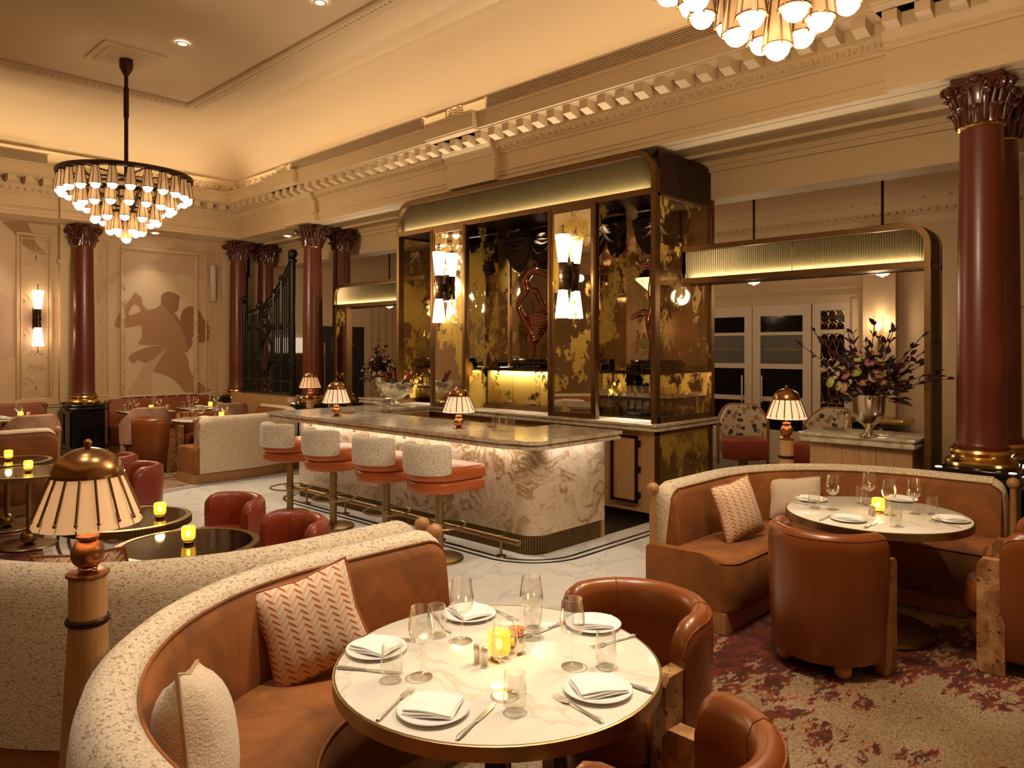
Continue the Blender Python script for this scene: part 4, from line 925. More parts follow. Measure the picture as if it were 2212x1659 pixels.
dancer('copper glass dancer sculpture with arched neck in the central niche',(-6.40,7.02,ZSH+.125),.5,0).scale=(.8,.8,.8)
dancer('copper glass dancer sculpture in the right niche',(-4.60,7.02,ZSH+.125),.6,1).scale=(.8,.8,.8)
dancer('copper glass dancer sculpture in the dark left niche',(-8.13,7.02,ZSH+.125),.6,2).scale=(.8,.8,.8)
# ================================================================== SIDE ARCHES (wings)
def wing(name,label,xin,xout,side):
    y0,y1=7.0,7.36; t=thing(name,label,'arch',((xin+xout)/2,y0,0))
    m=Matrix.Translation((-(xin+xout)/2,-y0,0)); a,b=min(xin,xout),max(xin,xout)
    zl,zt=2.55,2.90
    f,_=header_frame(a,b,0,zt,y0,y1,.22,.055,left=side<0,right=side>0)
    # trim leg on the cabinet side: frame outline drops to the floor only at the outer side
    leg=MB(); xo=xout
    fr,_=header_frame(a,b,zl,zt,y0,y0+.05,.20,.05,left=side<0,right=side>0)
    obj('arch_frame',fr.xf(m),M['bronze'],t,smooth=30)
    fr2,_=header_frame(a,b,zl,zt,y1-.05,y1,.20,.05,left=side<0,right=side>0); obj('arch_frame',fr2.xf(m),M['bronze'],t,smooth=30)
    A=[]; r=.20
    if side>0: A=[(a,zt-.002)]+[(b-r+(r-.002)*math.sin(PI/2*i/8),zt-r+(r-.002)*math.cos(PI/2*i/8)) for i in range(9)]+[(b-.002,0)]
    else: A=[(a+.002,0)]+[(a+r-(r-.002)*math.cos(PI/2*i/8),zt-r+(r-.002)*math.sin(PI/2*i/8)) for i in range(9)]+[(b,zt-.002)]
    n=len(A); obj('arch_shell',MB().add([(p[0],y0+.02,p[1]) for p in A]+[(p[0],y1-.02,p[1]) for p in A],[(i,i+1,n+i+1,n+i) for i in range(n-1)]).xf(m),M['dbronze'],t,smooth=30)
    po=(b-.05,b) if side>0 else (a,a+.05)
    obj('arch_post',MB().box((po[0],y0,0),(po[1],y0+.05,zl+.01)).box((po[0],y1-.05,0),(po[1],y1,zl+.01)).box((po[0],y0+.05,0),(po[0]+.012,y1-.05,zl)).box((po[0],y0-.004,1.42),(po[1]+.002,y0+.056,1.45)).xf(m),M['bronze'] if True else None,t,smooth=0)
    obj('bottom_rail',MB().box((a,y0-.003,zl-.045),(b,y0+.04,zl+.012)).box((a,y1-.04,zl-.045),(b,y1,zl+.012)).box((a,y0+.04,zl-.04),(b,y1-.04,zl-.02)).xf(m),M['bronze'],t,smooth=0)
    L=(a,b) ; np_=2; w=(b-a-.05)/np_
    for i in range(np_):
        x0_=a+(.05 if side<0 else 0)+i*w
        o=obj('reeded_panel',reeds(x0_+.003,x0_+w-.003,zl,zt-.052,y0+.055,.15,.022,((a+.05) if side<0 else a-.6,(b-.05) if side>0 else b+.6)).xf(m),M['reed'],t,smooth=20); o['kind']='stuff'
    obj('led_strip',MB().box((a+.05,y0+.03,zl-.006),(b-.06,y0+.042,zl+.002)).xf(m),M['strip'],t,smooth=0)
    light('AREA','arch_strip_light',((a+b)/2,y0+.03,zl+.016),12*(b-a)/2.4,WARM2,rot=(PI-math.radians(18),0,0),sx=(b-a)-.15,sy=.01)
    return t
wing('side_arch','bronze side arch with lit reeded header over the right counter',CX1+.005,-1.80,1)
wl_=wing('side_arch','bronze side arch with lit reeded header left of the cabinet',CX0-.005,-11.0,-1)
obj('leaf_panel',MB().box((-10.93,7.03,0),(-10.62,7.05,2.5)).xf(Matrix.Translation((-((CX0-.005-11.0)/2),-7.0,0))),M['leafmirror'],wl_,smooth=0)
obj('leaf_panel_frame',MB().box((-10.63,7.0,0),(-10.58,7.08,2.52)).xf(Matrix.Translation((-((CX0-.005-11.0)/2),-7.0,0))),M['bronze'],wl_,smooth=0)
# ---- side counters under the arches
def side_counter(label,x0,x1,loc=None):
    t=thing('side_counter',label,'counter',((x0+x1)/2,7.12,0)); m=Matrix.Translation((-(x0+x1)/2,-7.12,0)); n=6
    obj('carcass',MB().box((x0+.07,6.92,.08),(x1-.05,7.34,.955)).xf(m),M['oak'],t,smooth=0)
    obj('toe_kick',MB().box((x0+.1,6.96,0),(x1-.08,7.3,.08)).xf(m),M['dbronze'],t,smooth=0)
    w=(x1-x0-.12)/n
    for i in range(n): obj('oak_panel',MB().bbox((x0+.07+i*w+.001,6.905,.085),(x0+.07+(i+1)*w-.001,6.925,.955),.002).xf(m),M['oak'],t,smooth=30)
    s_=MB()
    for (g,a,b) in ((0,1.012,1.04),(.022,.995,1.012),(.008,.955,.995)): s_.bbox((x0+g,6.80+g,a),(x1-g,7.40-g,b),.006)
    obj('stone_top',s_.xf(m),M['counter_marble'],t); return t
side_counter('oak side counter with stone top under the right arch, flowers on it',-2.86,-1.865)
side_counter('oak side counter with stone top left of the bar, smaller flowers on it',-9.95,-9.30)
# ================================================================== PENDANT BOWLS, CORRIDOR SCONCES
def make_bowl():
    t=thing('pendant_bowl','x','pendant light',(0,0,0))
    obj('rod',MB().tube([(0,0,.1),(0,0,1.31)],.016,8),M['dbronze'],t)
    obj('band',MB().lathe([(.0,.13),(.20,.12),(.265,.11),(.27,.0),(.25,0),(.245,.09),(0,.10)],28),M['dbronze'],t)
    obj('bowl',MB().lathe([(.25,.0),(.15,-.09),(.05,-.175),(0,-.185)],28),M['bowl'],t)
    obj('finial',MB().lathe([(.055,-.168),(.03,-.185),(0,-.20)],12),M['dbronze'],t); return t
bw=make_bowl()
for i,(xx,lb) in enumerate([(-2.87,'alabaster pendant bowl seen through the right arch above the flowers'),(-4.45,'alabaster pendant bowl seen through the right arch next to the cabinet'),(-6.03,'alabaster pendant bowl behind the middle of the cabinet'),(-7.61,'alabaster pendant bowl behind the left half of the cabinet'),(-12.35,'alabaster pendant bowl seen through the left arch')]):
    o=bw if i==0 else copy_tree(bw); o.location=(xx,9.2,2.835); o['label']=lb; o['group']='corridor pendant bowls'
    light('POINT','pendant_bulb',(xx,9.2,2.55),11,WARM,.12)
def make_crystal():
    t=thing('crystal_sconce','x','wall light',(0,0,0))
    obj('glass_shade',MB().lathe([(.0,.0),(.055,.0),(.07,.05),(.068,.28),(.062,.28),(.05,.02)],16,(0,-.10,.04)),M['glass'],t)
    obj('bulb',MB().ball((0,-.10,.16),.026,10,8,1.7),M['flame'],t)
    obj('bracket',MB().bbox((-.03,-.02,-.08),(.03,0,.03),.004).tube([(0,-.01,-.02),(0,-.10,-.03),(0,-.10,.03)],.012,8).lathe([(.02,0),(.045,.03),(.04,.045)],14,(0,-.10,0)).tube([(0,-.10,-.03),(0,-.10,-.2)],.014,8).ball((0,-.10,-.21),.018,8,6),M['dbrass'],t); return t
cs=make_crystal()
sx=aty(1903,730,YW-.14)[0]
for i,(xx,yy,zz_,lb) in enumerate([(sx,YW-.14,1.96,'crystal wall sconce on the corridor pilaster right of the doors'),(-7.3,YW-.01,1.96,'crystal wall sconce on the corridor wall seen through the cabinet glass'),(-8.6,YW-.01,1.96,'crystal wall sconce on the corridor wall left of the doors')]):
    o=cs if i==0 else copy_tree(cs); o.location=(xx,yy,zz_); o['label']=lb; o['group']='crystal sconces'
    light('POINT','crystal_sconce_bulb',(xx,yy-.16,zz_+.2),9,WARM,.05)
# ================================================================== CHANDELIERS
def make_chandelier():
    t=thing('tiered_chandelier','x','chandelier',(0,0,0)); zr=0.0   # rim at z=0 local
    obj('rod',MB().tube([(0,0,0),(0,0,ZC-4.14-.02)],.026,12).tube([(0,0,.8),(0,0,1.2)],.034,12),M['dbronze'],t)
    obj('canopy',MB().lathe([(.03,ZC-4.14-.26),(.045,ZC-4.14-.24),(.085,ZC-4.14-.16),(.085,ZC-4.14-.03),(.0,ZC-4.14-.02)],20),M['dbronze'],t)
    obj('rim',MB().lathe([(.72,-.02),(.835,-.025),(.84,.0),(.835,.025),(.72,.02),(.72,-.02)],56),M['dbronze'],t)
    cage=MB()
    for (r,z) in ((.57,-.16),(.38,-.33),(.18,-.48)): cage.lathe([(r-.03,z),(r+.05,z),(r+.05,z-.02),(r-.03,z-.02),(r-.03,z)],36)
    for k in range(12):
        a=k*PI/6; cage.tube([(.78*math.cos(a),.78*math.sin(a),0),(.10*math.cos(a),.10*math.sin(a),-.62)],.008,5)
    for k in range(6):
        a=k*PI/3; cage.tube([(0,0,.005),(.75*math.cos(a),.75*math.sin(a),.005)],.012,6)
    obj('cage',cage,M['dbronze'],t)
    sm=MB().lathe([(.036,0),(.069,-.225),(.071,-.225)],14).mesh('shade'); gm=MB().ball((0,0,-.233),.059,14,10).mesh('globe')
    rb=MB().lathe([(.038,.004),(.042,0),(.038,-.006)],12).lathe([(.072,-.222),(.075,-.228),(.071,-.232)],14).lathe([(0,.015),(.037,.012),(.039,0)],12)
    for k in range(6):
        a=k*PI/3; rb.tube([(.039*math.cos(a),.039*math.sin(a),0),(.073*math.cos(a),.073*math.sin(a),-.23),(.075*math.cos(a),.075*math.sin(a),-.242)],.005,4)
    rm=rb.mesh('shade_frame')
    for (n,r,z,ph) in ((24,.77,-.03,0),(17,.57,-.19,.1),(11,.38,-.36,.2),(6,.19,-.51,.1),(1,0,-.61,0)):
        for k in range(n):
            a=2*PI*k/n+ph; s_=obj('shade',sm,M['cshade'],t,(r*math.cos(a),r*math.sin(a),z),(0,0,a))
            obj('globe',gm,M['globe'],s_); obj('shade_frame',rm,M['bronze'],s_)
    return t
ch=make_chandelier(); ch['label']='tiered brass chandelier of small glowing shades hanging at the far left'; ch.location=(-10.72,3.60,4.14); ch['group']='tiered chandeliers'
dup(ch,(-1.545,3.44,4.09),.2,'near chandelier cut off by the top edge of the picture','tiered chandeliers')
for (x,y) in ((-10.72,3.6),(-1.545,3.44)): light('POINT','chandelier_glow',(x,y,2.98),95,WARM,.25)
ros=struct('ceiling_rosette',MB().bbox((-11.12,3.2,ZC-.03),(-10.32,4.0,ZC+.01),.01).bbox((-11.04,3.28,ZC-.045),(-10.40,3.92,ZC),.01),M['ceiling'],parent=ce)
# ================================================================== BANQUETTES
def banquette(name,label,c,rz,Rb=1.245,L=.70,L2=None,group='curved banquettes'):
    # quarter arc in local (-x,+y) quadrant with straight legs at both ends; sitter faces the origin
    L2=L if L2 is None else L2
    t=thing(name,label,'banquette',(c[0],c[1],0),rz,group)
    def path(L,L2):
        P=[]; n=7
        for i in range(n): P.append((-Rb,-L+L*i/n,1,0))
        for i in range(25):
            a=PI-PI/2*i/24; P.append((Rb*math.cos(a),Rb*math.sin(a),-math.cos(a),-math.sin(a)))
        for i in range(1,n+1): P.append((L2*i/n,Rb,0,-1))
        # extra samples for the rounded ends
        e=[.0,.01,.03,.06,.10]
        P=[(-Rb,-L+q,1,0) for q in e]+P[2 if L>.25 else 1:]
        P=P[:-1]+[(L2-q,Rb,0,-1) for q in reversed(e)]
        return P
    PS=path(L+.065,L2+.065); sS=[0]
    for i in range(1,len(PS)): sS.append(sS[-1]+math.dist(PS[i][:2],PS[i-1][:2]))
    P=path(L,L2); N=len(P); s=[0]
    for i in range(1,N): s.append(s[-1]+math.dist(P[i][:2],P[i-1][:2]))
    T=s[-1]
    def zf(i,d,z):
        if z<.5: return z
        e=min(s[i],T-s[i]); r=.12
        if e>=r: return z
        drop=r-math.sqrt(max(0,r*r-(r-e)**2)); return z-drop*(z-.5)/.42
    def df(i,d,z):
        e=min(sS[i],sS[-1]-sS[i]); r=.10
        if d<.4 or e>=r: return d
        return d-(r-math.sqrt(max(0,r*r-(r-e)**2)))
    obj('base',MB().sweep(PS,[(.03,0),(.03,.13),(.60,.13),(.60,0)]),M['oak2'],t,smooth=30)
    obj('seat',MB().sweep(PS,[(.006,.13),(.006,.455),(.03,.475),(.52,.485),(.61,.475),(.645,.455),(.66,.42),(.66,.16),(.64,.13)],dfun=df),M['velvet'],t,smooth=50)
    sh=obj('back_shell',MB().sweep(P,[(-.004,.14),(-.004,.5),(-.008,.74),(.0,.80),(.018,.855),(.055,.885),(.095,.89),(.135,.875),(.158,.845),(.15,.78),(.12,.5),(.10,.14)],zf),M['boucle'],t,smooth=50)
    bk=obj('back_cushion',MB().sweep(P[1:-1],[(.10,.42),(.135,.78),(.150,.838),(.166,.832),(.186,.79),(.205,.62),(.215,.52),(.21,.44)],lambda i,d,z:zf(i+1,d,z)),M['velvet'],t,smooth=50)
    obj('piping',MB().tube([(p[0]+p[2]*.160,p[1]+p[3]*.160,zf(i+1,0,.846)) for i,p in enumerate(P[1:-1])],.006,6),M['velvet'],bk)
    obj('piping',MB().tube([(p[0]+p[2]*df(i,.654,0),p[1]+p[3]*df(i,.654,0),.448) for i,p in enumerate(PS)],.005,5),M['velvet'],t)
    for (p,sg) in ((P[0],-1),(P[-1],1)):
        ux,uy=(0,-1) if sg<0 else (1,0)
        x,y=p[0]+p[2]*.045+ux*.034,p[1]+p[3]*.045+uy*.034
        q=obj('end_post',MB().lathe([(.026,.47),(.024,.6),(.02,.80),(.022,.82)],14,(x,y,0)),M['oak2'],t)
        obj('ball_finial',MB().ball((x,y,.85),.042,16,12),M['oak2'],q)
    return t
banquette('curved_banquette','curved brown velvet banquette with flecked cream rim around the front round table',(-1.77,1.77),PI/2)
banquette('curved_banquette','curved brown velvet banquette around the right-hand round table',(-1.615,5.05),0,L2=.50)
banquette('curved_banquette','banquette seen from its flecked cream back, behind the front banquette and lamp',(-4.36,1.82),PI,1.27)
banquette('curved_banquette','banquette with broad flecked cream back and oak base left of the bar stools',(-11.10,4.92),-PI/2,1.27)
banquette('curved_banquette','brown banquette with pale rim at the left edge beyond the cocktail tables',(-8.75,1.85),PI/2)
# ---- straight wall banquettes
def wall_banquette(label,y0,y1):
    t=thing('wall_banquette',label,'banquette',(XL+.06,(y0+y1)/2,0),0,'wall banquettes'); h=(y1-y0)/2
    P=[(0,-h,1,0),(0,-h+.05,1,0),(0,h-.05,1,0),(0,h,1,0)]
    obj('base',MB().box((.02,-h+.03,0),(.56,h-.03,.13)),M['oak2'],t,smooth=0)
    obj('seat',MB().bbox((.02,-h,.13),(.64,h,.47),.05),M['rust'],t)
    b=obj('backrest',MB().sweep(P,[(0,.14),(0,.86),(.03,.895),(.08,.90),(.12,.88),(.13,.82),(.15,.5),(.15,.14)],lambda i,d,z:z-(.05 if i in(0,3) and z>.7 else 0)),M['rust'],t)
    obj('top_roll',MB().tube([(.065,-h+.02,.885),(.065,h-.02,.885)],.032,10),M['brick'],b)
    for s_ in (-1,1):
        q=obj('end_post',MB().lathe([(.024,.13),(.02,.84)],12,(.05,s_*(h+.03),0)),M['walnut'],t); obj('ball_finial',MB().ball((.05,s_*(h+.03),.87),.04,12,8),M['walnut'],q)
    return t
wall_banquette('rust leather wall bench below the painted dancers',4.50,6.32)
wall_banquette('rust leather wall bench left of the single column',.6,3.50)
# ================================================================== CHAIRS
def arc_path(r,a0,a1,n):
    return [(r*math.cos(a0+(a1-a0)*i/n),r*math.sin(a0+(a1-a0)*i/n),-math.cos(a0+(a1-a0)*i/n),-math.sin(a0+(a1-a0)*i/n)) for i in range(n+1)]
def make_tub(mat,slab=True,H=.80,r=.325):
    t=thing('tub_chair','x','chair')          # faces local +y
    half=math.radians(103 if slab else 84)
    fr=[0,.015,.04,.08]+[.12+.76*i/22 for i in range(23)]+[.92,.96,.985,1]
    P=[]
    for q in fr:
        a=-PI/2-half+2*half*q; P.append((r*math.cos(a),r*math.sin(a),-math.cos(a),-math.sin(a)))
    N=len(P); L=2*half*r
    def zf(i,d,z):
        e=min(fr[i],1-fr[i])*L; rr=.10
        if e>=rr: return z
        dr=rr-math.sqrt(max(0,rr*rr-(rr-e)**2))
        return z-dr*(z-.45)/.35 if z>.45 else z
    back=obj('backrest',MB().sweep(P,[(.03,.085),(.02,.10),(.004,.40),(-.004,H-.10),(.0,H-.045),(.018,H-.012),(.045,H),(.072,H-.012),(.088,H-.05),(.086,H-.15),(.075,.40),(.075,.10),(.06,.085)],zf),mat,t,smooth=50)
    obj('piping',MB().tube([(p[0]+p[2]*.006,p[1]+p[3]*.006,zf(i,0,H-.032)) for i,p in enumerate(P)],.0045,5),mat,back)
    for q in (-.45,.45):
        a=-PI/2+q*half*1.1; obj('seam',MB().tube([((r-d)*math.cos(a),(r-d)*math.sin(a),z) for d,z in ((.087,.5),(.0885,H-.05),(.072,H-.0105),(.045,H+.0012),(.018,H-.0105))],.0022,4),mat,back)
    if slab:
        for s_ in (-1,1):
            a=-PI/2+s_*half; ex,ey=(r-.04)*math.cos(a),(r-.04)*math.sin(a)
            pr=[(-.015,0),(.10,0),(.118,.02),(.118,.60),(.095,.63),(-.015,.635)]
            m=MB().prism([(ey+p,z) for p,z in pr],ex-.033,ex+.033,'yz')
            obj('travertine_leg',m,M['travertine'],t,smooth=30)
    obj('seat_drum',MB().lathe([(0,.09),(.225,.09),(.24,.11),(.245,.26),(.238,.272)],28,(0,.02,0)),mat,t)
    obj('seat_cushion',MB().lathe([(.238,.272),(.262,.29),(.268,.36),(.258,.43),(.235,.455),(.12,.468),(0,.47)],28,(0,.03,0)),mat,t)
    for (a) in ((-.17,-.17),(.17,-.17),(-.13,.13),(.13,.13)): obj('ball_foot',MB().ball((a[0],a[1],.047),.047,12,8),M['oak2'],t)
    return t
tub=make_tub(M['cognac'])
def face(c,target): return math.atan2(target[1]-c[1],target[0]-c[0])-PI/2
TA=(-1.77,1.77); TB=(-1.615,5.05); TC=(-11.10,4.92)
CH=[((-1.725,2.47),TA,'cognac leather tub chair at the far side of the front table'),((-1.095,1.715),TA,'cognac leather tub chair cut off at the bottom edge, right of the front table'),
    ((-1.655,4.355),(-1.56,5.3),'cognac leather tub chair seen from behind at the right-hand table'),((-.84,5.12),(-1.8,5.06),'cognac leather tub chair with stone leg at the right edge'),
    ((-11.46,4.26),(-11.45,5.5),'cognac leather tub chair by the distant round table, back to the camera'),((-11.85,5.05),TC,'cognac leather tub chair beyond the distant round table, only its rim showing')]
for i,(c,tg,lb) in enumerate(CH):
    o=tub if i==0 else copy_tree(tub); o.location=(c[0],c[1],0); o.rotation_euler=(0,0,face(c,tg)); o['label']=lb; o['group']='cognac tub chairs'
red=make_tub(M['brick'],False,.70,.31); red.name='cocktail_chair'
RCH=[((-4.42,2.42),(-4.38,1.7),'brick red tub chair on the marble between the front cocktail table and the stools'),((-5.36,2.46),(-5.3,1.7),'brick red tub chair by the middle cocktail table, farther from the bar end'),
     ((-7.55,2.55),(-7.75,1.8),'brick red tub chair just behind the brass dome of the front lamp'),((-8.42,2.62),(-8.9,1.9),'brick red tub chair beside the far left banquette post')]
for i,(c,tg,lb) in enumerate(RCH):
    o=red if i==0 else copy_tree(red); o.location=(c[0],c[1],0); o.rotation_euler=(0,0,face(c,tg)); o['label']=lb; o['group']='brick red cocktail chairs'
# mauve wing-sided chairs near the wall
def make_mauve():
    t=thing('dining_chair','x','chair'); P=arc_path(.34,-PI/2-1.5,-PI/2+1.5,20)
    def zf(i,d,z):
        k=abs(i-10)/10.; return z-(.24*max(0,k-.45)/.55 if z>.6 else 0)
    obj('backrest',MB().sweep(P,[(0,.30),(-.01,.60),(-.012,.84),(.015,.862),(.045,.85),(.05,.6),(.05,.30)],zf),M['mauve'],t,smooth=50)
    obj('seat',MB().lathe([(0,.30),(.27,.30),(.285,.33),(.285,.42),(.26,.46),(0,.475)],24),M['rust'],t)
    for s_ in (-1,1):
        obj('leg',MB().bbox((s_*.30-.025,-.10,0),(s_*.30+.025,.0,.34),.01),M['mauve'],t); obj('leg',MB().lathe([(.014,0),(.022,.32)],10,(s_*.16,.2,0)),M['walnut'],t)
        obj('leg',MB().lathe([(.014,0),(.022,.32)],10,(s_*.16,-.22,0)),M['walnut'],t)
    return t
mv=make_mauve()
for i,(c,lb) in enumerate([((-12.62,4.50),'mauve upholstered chair at the wall table nearer the column'),((-12.62,5.85),'mauve upholstered chair at the wall table nearer the gate'),((-12.35,2.85),'mauve upholstered chair behind the far left banquette')]):
    o=mv if i==0 else copy_tree(mv); o.scale=(1.1,1.1,1.03); o.location=(c[0],c[1],0); o.rotation_euler=(0,0,PI/2); o['label']=lb; o['group']='mauve chairs'
# leaf-print corridor chairs
def make_print():
    t=thing('armless_chair','x','chair'); P=arc_path(.33,-PI/2-1.35,-PI/2+1.35,20)
    def zf(i,d,z): k=abs(i-10)/10.; return z-(.30*max(0,k-.35)**1.5/.65 if z>.6 else 0)
    obj('backrest',MB().sweep(P,[(.01,.42),(.005,.92),(.02,.945),(.05,.94),(.055,.42)],zf),M['floral'],t,smooth=50)
    obj('frame',MB().tube([(p[0],p[1],zf(i,0,.95)) for i,p in enumerate(P)],.02,8).tube([(P[0][0],P[0][1],zf(0,0,.95)),(P[0][0]*1.0,P[0][1],.1)],.02,8).tube([(P[-1][0],P[-1][1],zf(20,0,.95)),(P[-1][0],P[-1][1],.1)],.02,8),M['walnut'],t)
    obj('seat',MB().bbox((-.29,-.26,.22),(.29,.34,.50),.05),M['rustvelvet'],t)
    obj('base',MB().lathe([(.3,0),(.3,.02),(.06,.03),(.06,.19),(.26,.20),(.26,.22)],24),M['oak2'],t); return t
fc=make_print()
# placed through the right arch: distances from the corridor floor
for i,(c,rz,lb) in enumerate([((-5.1,10.2),-2.6,'leaf-print chair with rust velvet seat left of the right floor lamp'),((-4.02,10.35),2.84,'leaf-print chair behind the right side counter')]):
    o=fc if i==0 else copy_tree(fc); o.scale=(1.1,1.1,1.02); o.location=(c[0],c[1],0); o.rotation_euler=(0,0,rz); o['label']=lb; o['group']='leaf-print corridor chairs'
# ================================================================== TABLES
def round_table(label,c,r=.545,h=.75):
    t=thing('round_table',label,'table',(c[0],c[1],0),0,'round marble tables')
    obj('marble_top',MB().lathe([(0,h-.022),(r-.012,h-.022),(r-.008,h-.002),(r-.012,h),(0,h)],64),M['table_marble'],t)
    obj('brass_rim',MB().lathe([(r-.012,h-.045),(r,h-.045),(r,h-.003),(r-.003,h-.001),(r-.009,h-.001),(r-.012,h-.045)],64),M['abrass'],t)
    obj('pedestal',MB().lathe([(.30,.035),(.06,.06),(.045,.10),(.045,h-.09),(.12,h-.05),(.3,h-.045)],32),M['dbrass'],t)
    obj('foot_plate',MB().lathe([(0,.0),(.34,.0),(.345,.012),(.34,.03),(.30,.036),(0,.036)],40),M['dbrass'],t); return t
round_table('round cream marble table laid for five in the foreground',TA)
round_table('round cream marble table laid for four at the right',TB)
round_table('distant round marble table beside the cream-backed banquette',TC)
def cocktail(label,c,r=.392,h=.68):
    t=thing('cocktail_table',label,'table',(c[0],c[1],0),0,'smoked mirror cocktail tables')
    obj('mirror_top',MB().lathe([(0,h-.012),(r-.035,h-.012),(r-.035,h-.001),(0,h-.001)],56),M['smoked'],t)
    obj('brass_rim',MB().lathe([(r-.04,h-.045),(r-.004,h-.045),(r-.004,h-.012),(r,h-.01),(r,h),(r-.035,h+.002),(r-.037,h-.01)],64),M['abrass'],t)
    fl_=MB()
    for k in range(120):
        a=2*PI*k/120; fl_.tube([((r-.003)*math.cos(a),(r-.003)*math.sin(a),h-.046),((r-.003)*math.cos(a),(r-.003)*math.sin(a),h-.012)],.006,4)
    o=obj('fluted_edge',fl_,M['dbrass'],t); o['kind']='stuff'
    obj('stem',MB().lathe([(.024,.1),(.024,h-.06),(.1,h-.045)],18),M['abrass'],t)
    obj('sphere',MB().ball((0,0,.085),.07,20,14),M['abrass'],t)
    obj('foot_plate',MB().lathe([(0,0),(.225,0),(.23,.008),(.22,.018),(0,.02)],36),M['abrass'],t); return t
KT=[((-4.31,1.78),'oval-looking smoked mirror cocktail table with fluted brass edge and a lit candle, in front'),((-5.25,1.77),'cocktail table half hidden behind the shade of the front lamp'),((-7.90,1.82),'cocktail table with a candle at the left edge, nearer of two'),((-8.82,1.84),'cocktail table with a candle at the left edge, farther of two')]
for c,lb in KT: cocktail(lb,c)
def wall_table(label,c):
    t=thing('square_table',label,'table',(c[0],c[1],0),0,'wall tables')
    obj('table_top',MB().bbox((-.34,-.36,.72),(.34,.36,.75),.006),M['table_marble'],t); obj('brass_edge',MB().box((-.345,-.365,.712),(.345,.365,.738)),M['abrass'],t,smooth=0)
    obj('pedestal',MB().lathe([(.22,0),(.22,.02),(.04,.04),(.035,.68),(.15,.71)],20),M['dbrass'],t); return t
WT=[((-13.35,4.80),'square table by the wall bench nearer the column'),((-13.35,5.80),'square table by the wall bench nearer the gate'),((-13.35,2.75),'square table by the wall bench left of the column')]
for c,lb in WT: wall_table(lb,c)
# ================================================================== TABLEWARE
ZTB=.7505
def L_wine():
    t=thing('wine_glass','x','glass'); H=.225
    obj('bowl',MB().lathe([(.004,.095),(.018,.100),(.036,.118),(.0435,.142),(.042,.165),(.033,H),(.0322,H),(.0408,.165),(.042,.142),(.034,.120),(.012,.104),(0,.103)],22),M['glass'],t)
    obj('stem',MB().lathe([(.0037,.012),(.0032,.05),(.0042,.095)],10),M['glass'],t); obj('foot',MB().lathe([(0,.006),(.010,.0055),(.036,.002),(.037,0),(0,0)],24),M['glass'],t); return t
wine=L_wine(); 
tumb_m=MB().lathe([(0,.003),(.027,.003),(.0345,.03),(.036,.055),(.031,.115),(.0302,.115),(.035,.055),(.033,.03),(.026,.008),(0,.008)],22).mesh('tumbler')
plate_m=MB().lathe([(0,.004),(.062,.004),(.066,.0),(.07,.004),(.104,.012),(.106,.0135),(.104,.0155),(.068,.008),(0,.0075)],40).mesh('plate')
def napkin_mesh():
    m=MB()
    for i,(a,w,d) in enumerate(((0,.152,.126),(.03,.148,.122),(-.04,.144,.116))):
        b=MB(); n=7; vs=[];fs=[]
        for q in range(2):
            for i2 in range(n):
                for j in range(n):
                    u=i2/(n-1)-.5; v=j/(n-1)-.5; z=.0085+i*.005+.003*math.sin(u*5+i)+.002*math.cos(v*6)+(.0045 if q else 0); vs.append((u*w,v*d,z))
        for q in range(2):
            for i2 in range(n-1):
                for j in range(n-1):
                    k=q*n*n+i2*n+j; fs.append((k,k+1,k+n+1,k+n))
        bd=[i2*n for i2 in range(n)]+[(n-1)*n+j for j in range(1,n)]+[i2*n+n-1 for i2 in range(n-2,-1,-1)]+[j for j in range(n-2,0,-1)]
        for k in range(len(bd)): fs.append((bd[k],bd[(k+1)%len(bd)],n*n+bd[(k+1)%len(bd)],n*n+bd[k]))
        b.add(vs,fs); b.xf(Matrix.Rotation(a,4,'Z')); m.add(b.v,b.f)
    return m.mesh('napkin',50)
nap_m=napkin_mesh()
def knife_tree():
    t=thing('table_knife','x','cutlery')   # from handle end (origin) to tip along +x, 0.23 long
    obj('handle',MB().tube([(0,0,.006),(.008,0,.007),(.03,0,.007),(.075,0,.006),(.10,0,.0055),(.105,0,.006)],[.004,.0075,.0085,.006,.005,.006],8).xf(Matrix.Scale(.75,4,(0,0,1))),M['silver'],t)
    obj('blade',MB().prism([(.105,-.006),(.15,-.009),(.20,-.008),(.23,.001),(.215,.007),(.15,.008),(.105,.006)],.003,.0048),M['silver'],t,smooth=0); return t
def fork_tree():
    t=thing('table_fork','x','cutlery')
    obj('handle',MB().tube([(0,0,.003),(.01,0,.0035),(.05,0,.004),(.10,0,.007),(.13,0,.009),(.142,0,.007)],[.006,.0078,.005,.0032,.003,.004],8).xf(Matrix.Identity(4)),M['silver'],t)
    m=MB().prism([(.138,-.003),(.152,-.0115),(.168,-.0125),(.168,.0125),(.152,.0115),(.138,.003)],.005,.007)
    for k in range(4): yy=-.0105+.007*k; m.tube([(.166,yy,.006),(.185,yy,.004),(.207,yy,.007)],[.0018,.0017,.0009],5)
    obj('tines',m,M['silver'],t); return t
kn=knife_tree(); fk=fork_tree()
first={}
def put(kind,px,z,label,cat,group,rz=0,tilt=None,pos=None):
    x,y=pos if pos else atz(px[0],px[1],z)
    if kind=='wine_glass': o=copy_tree(wine); o.location=(x,y,z)
    elif kind=='tumbler': o=obj('tumbler',tumb_m,M['glass'],loc=(x,y,z))
    elif kind=='plate': o=obj('plate',plate_m,M['white'],loc=(x,y,z))
    elif kind=='napkin': o=obj('napkin',nap_m,M['linen'],loc=(x,y,z+.006),rot=(0,0,rz))
    tag(o,label,cat,group); return o
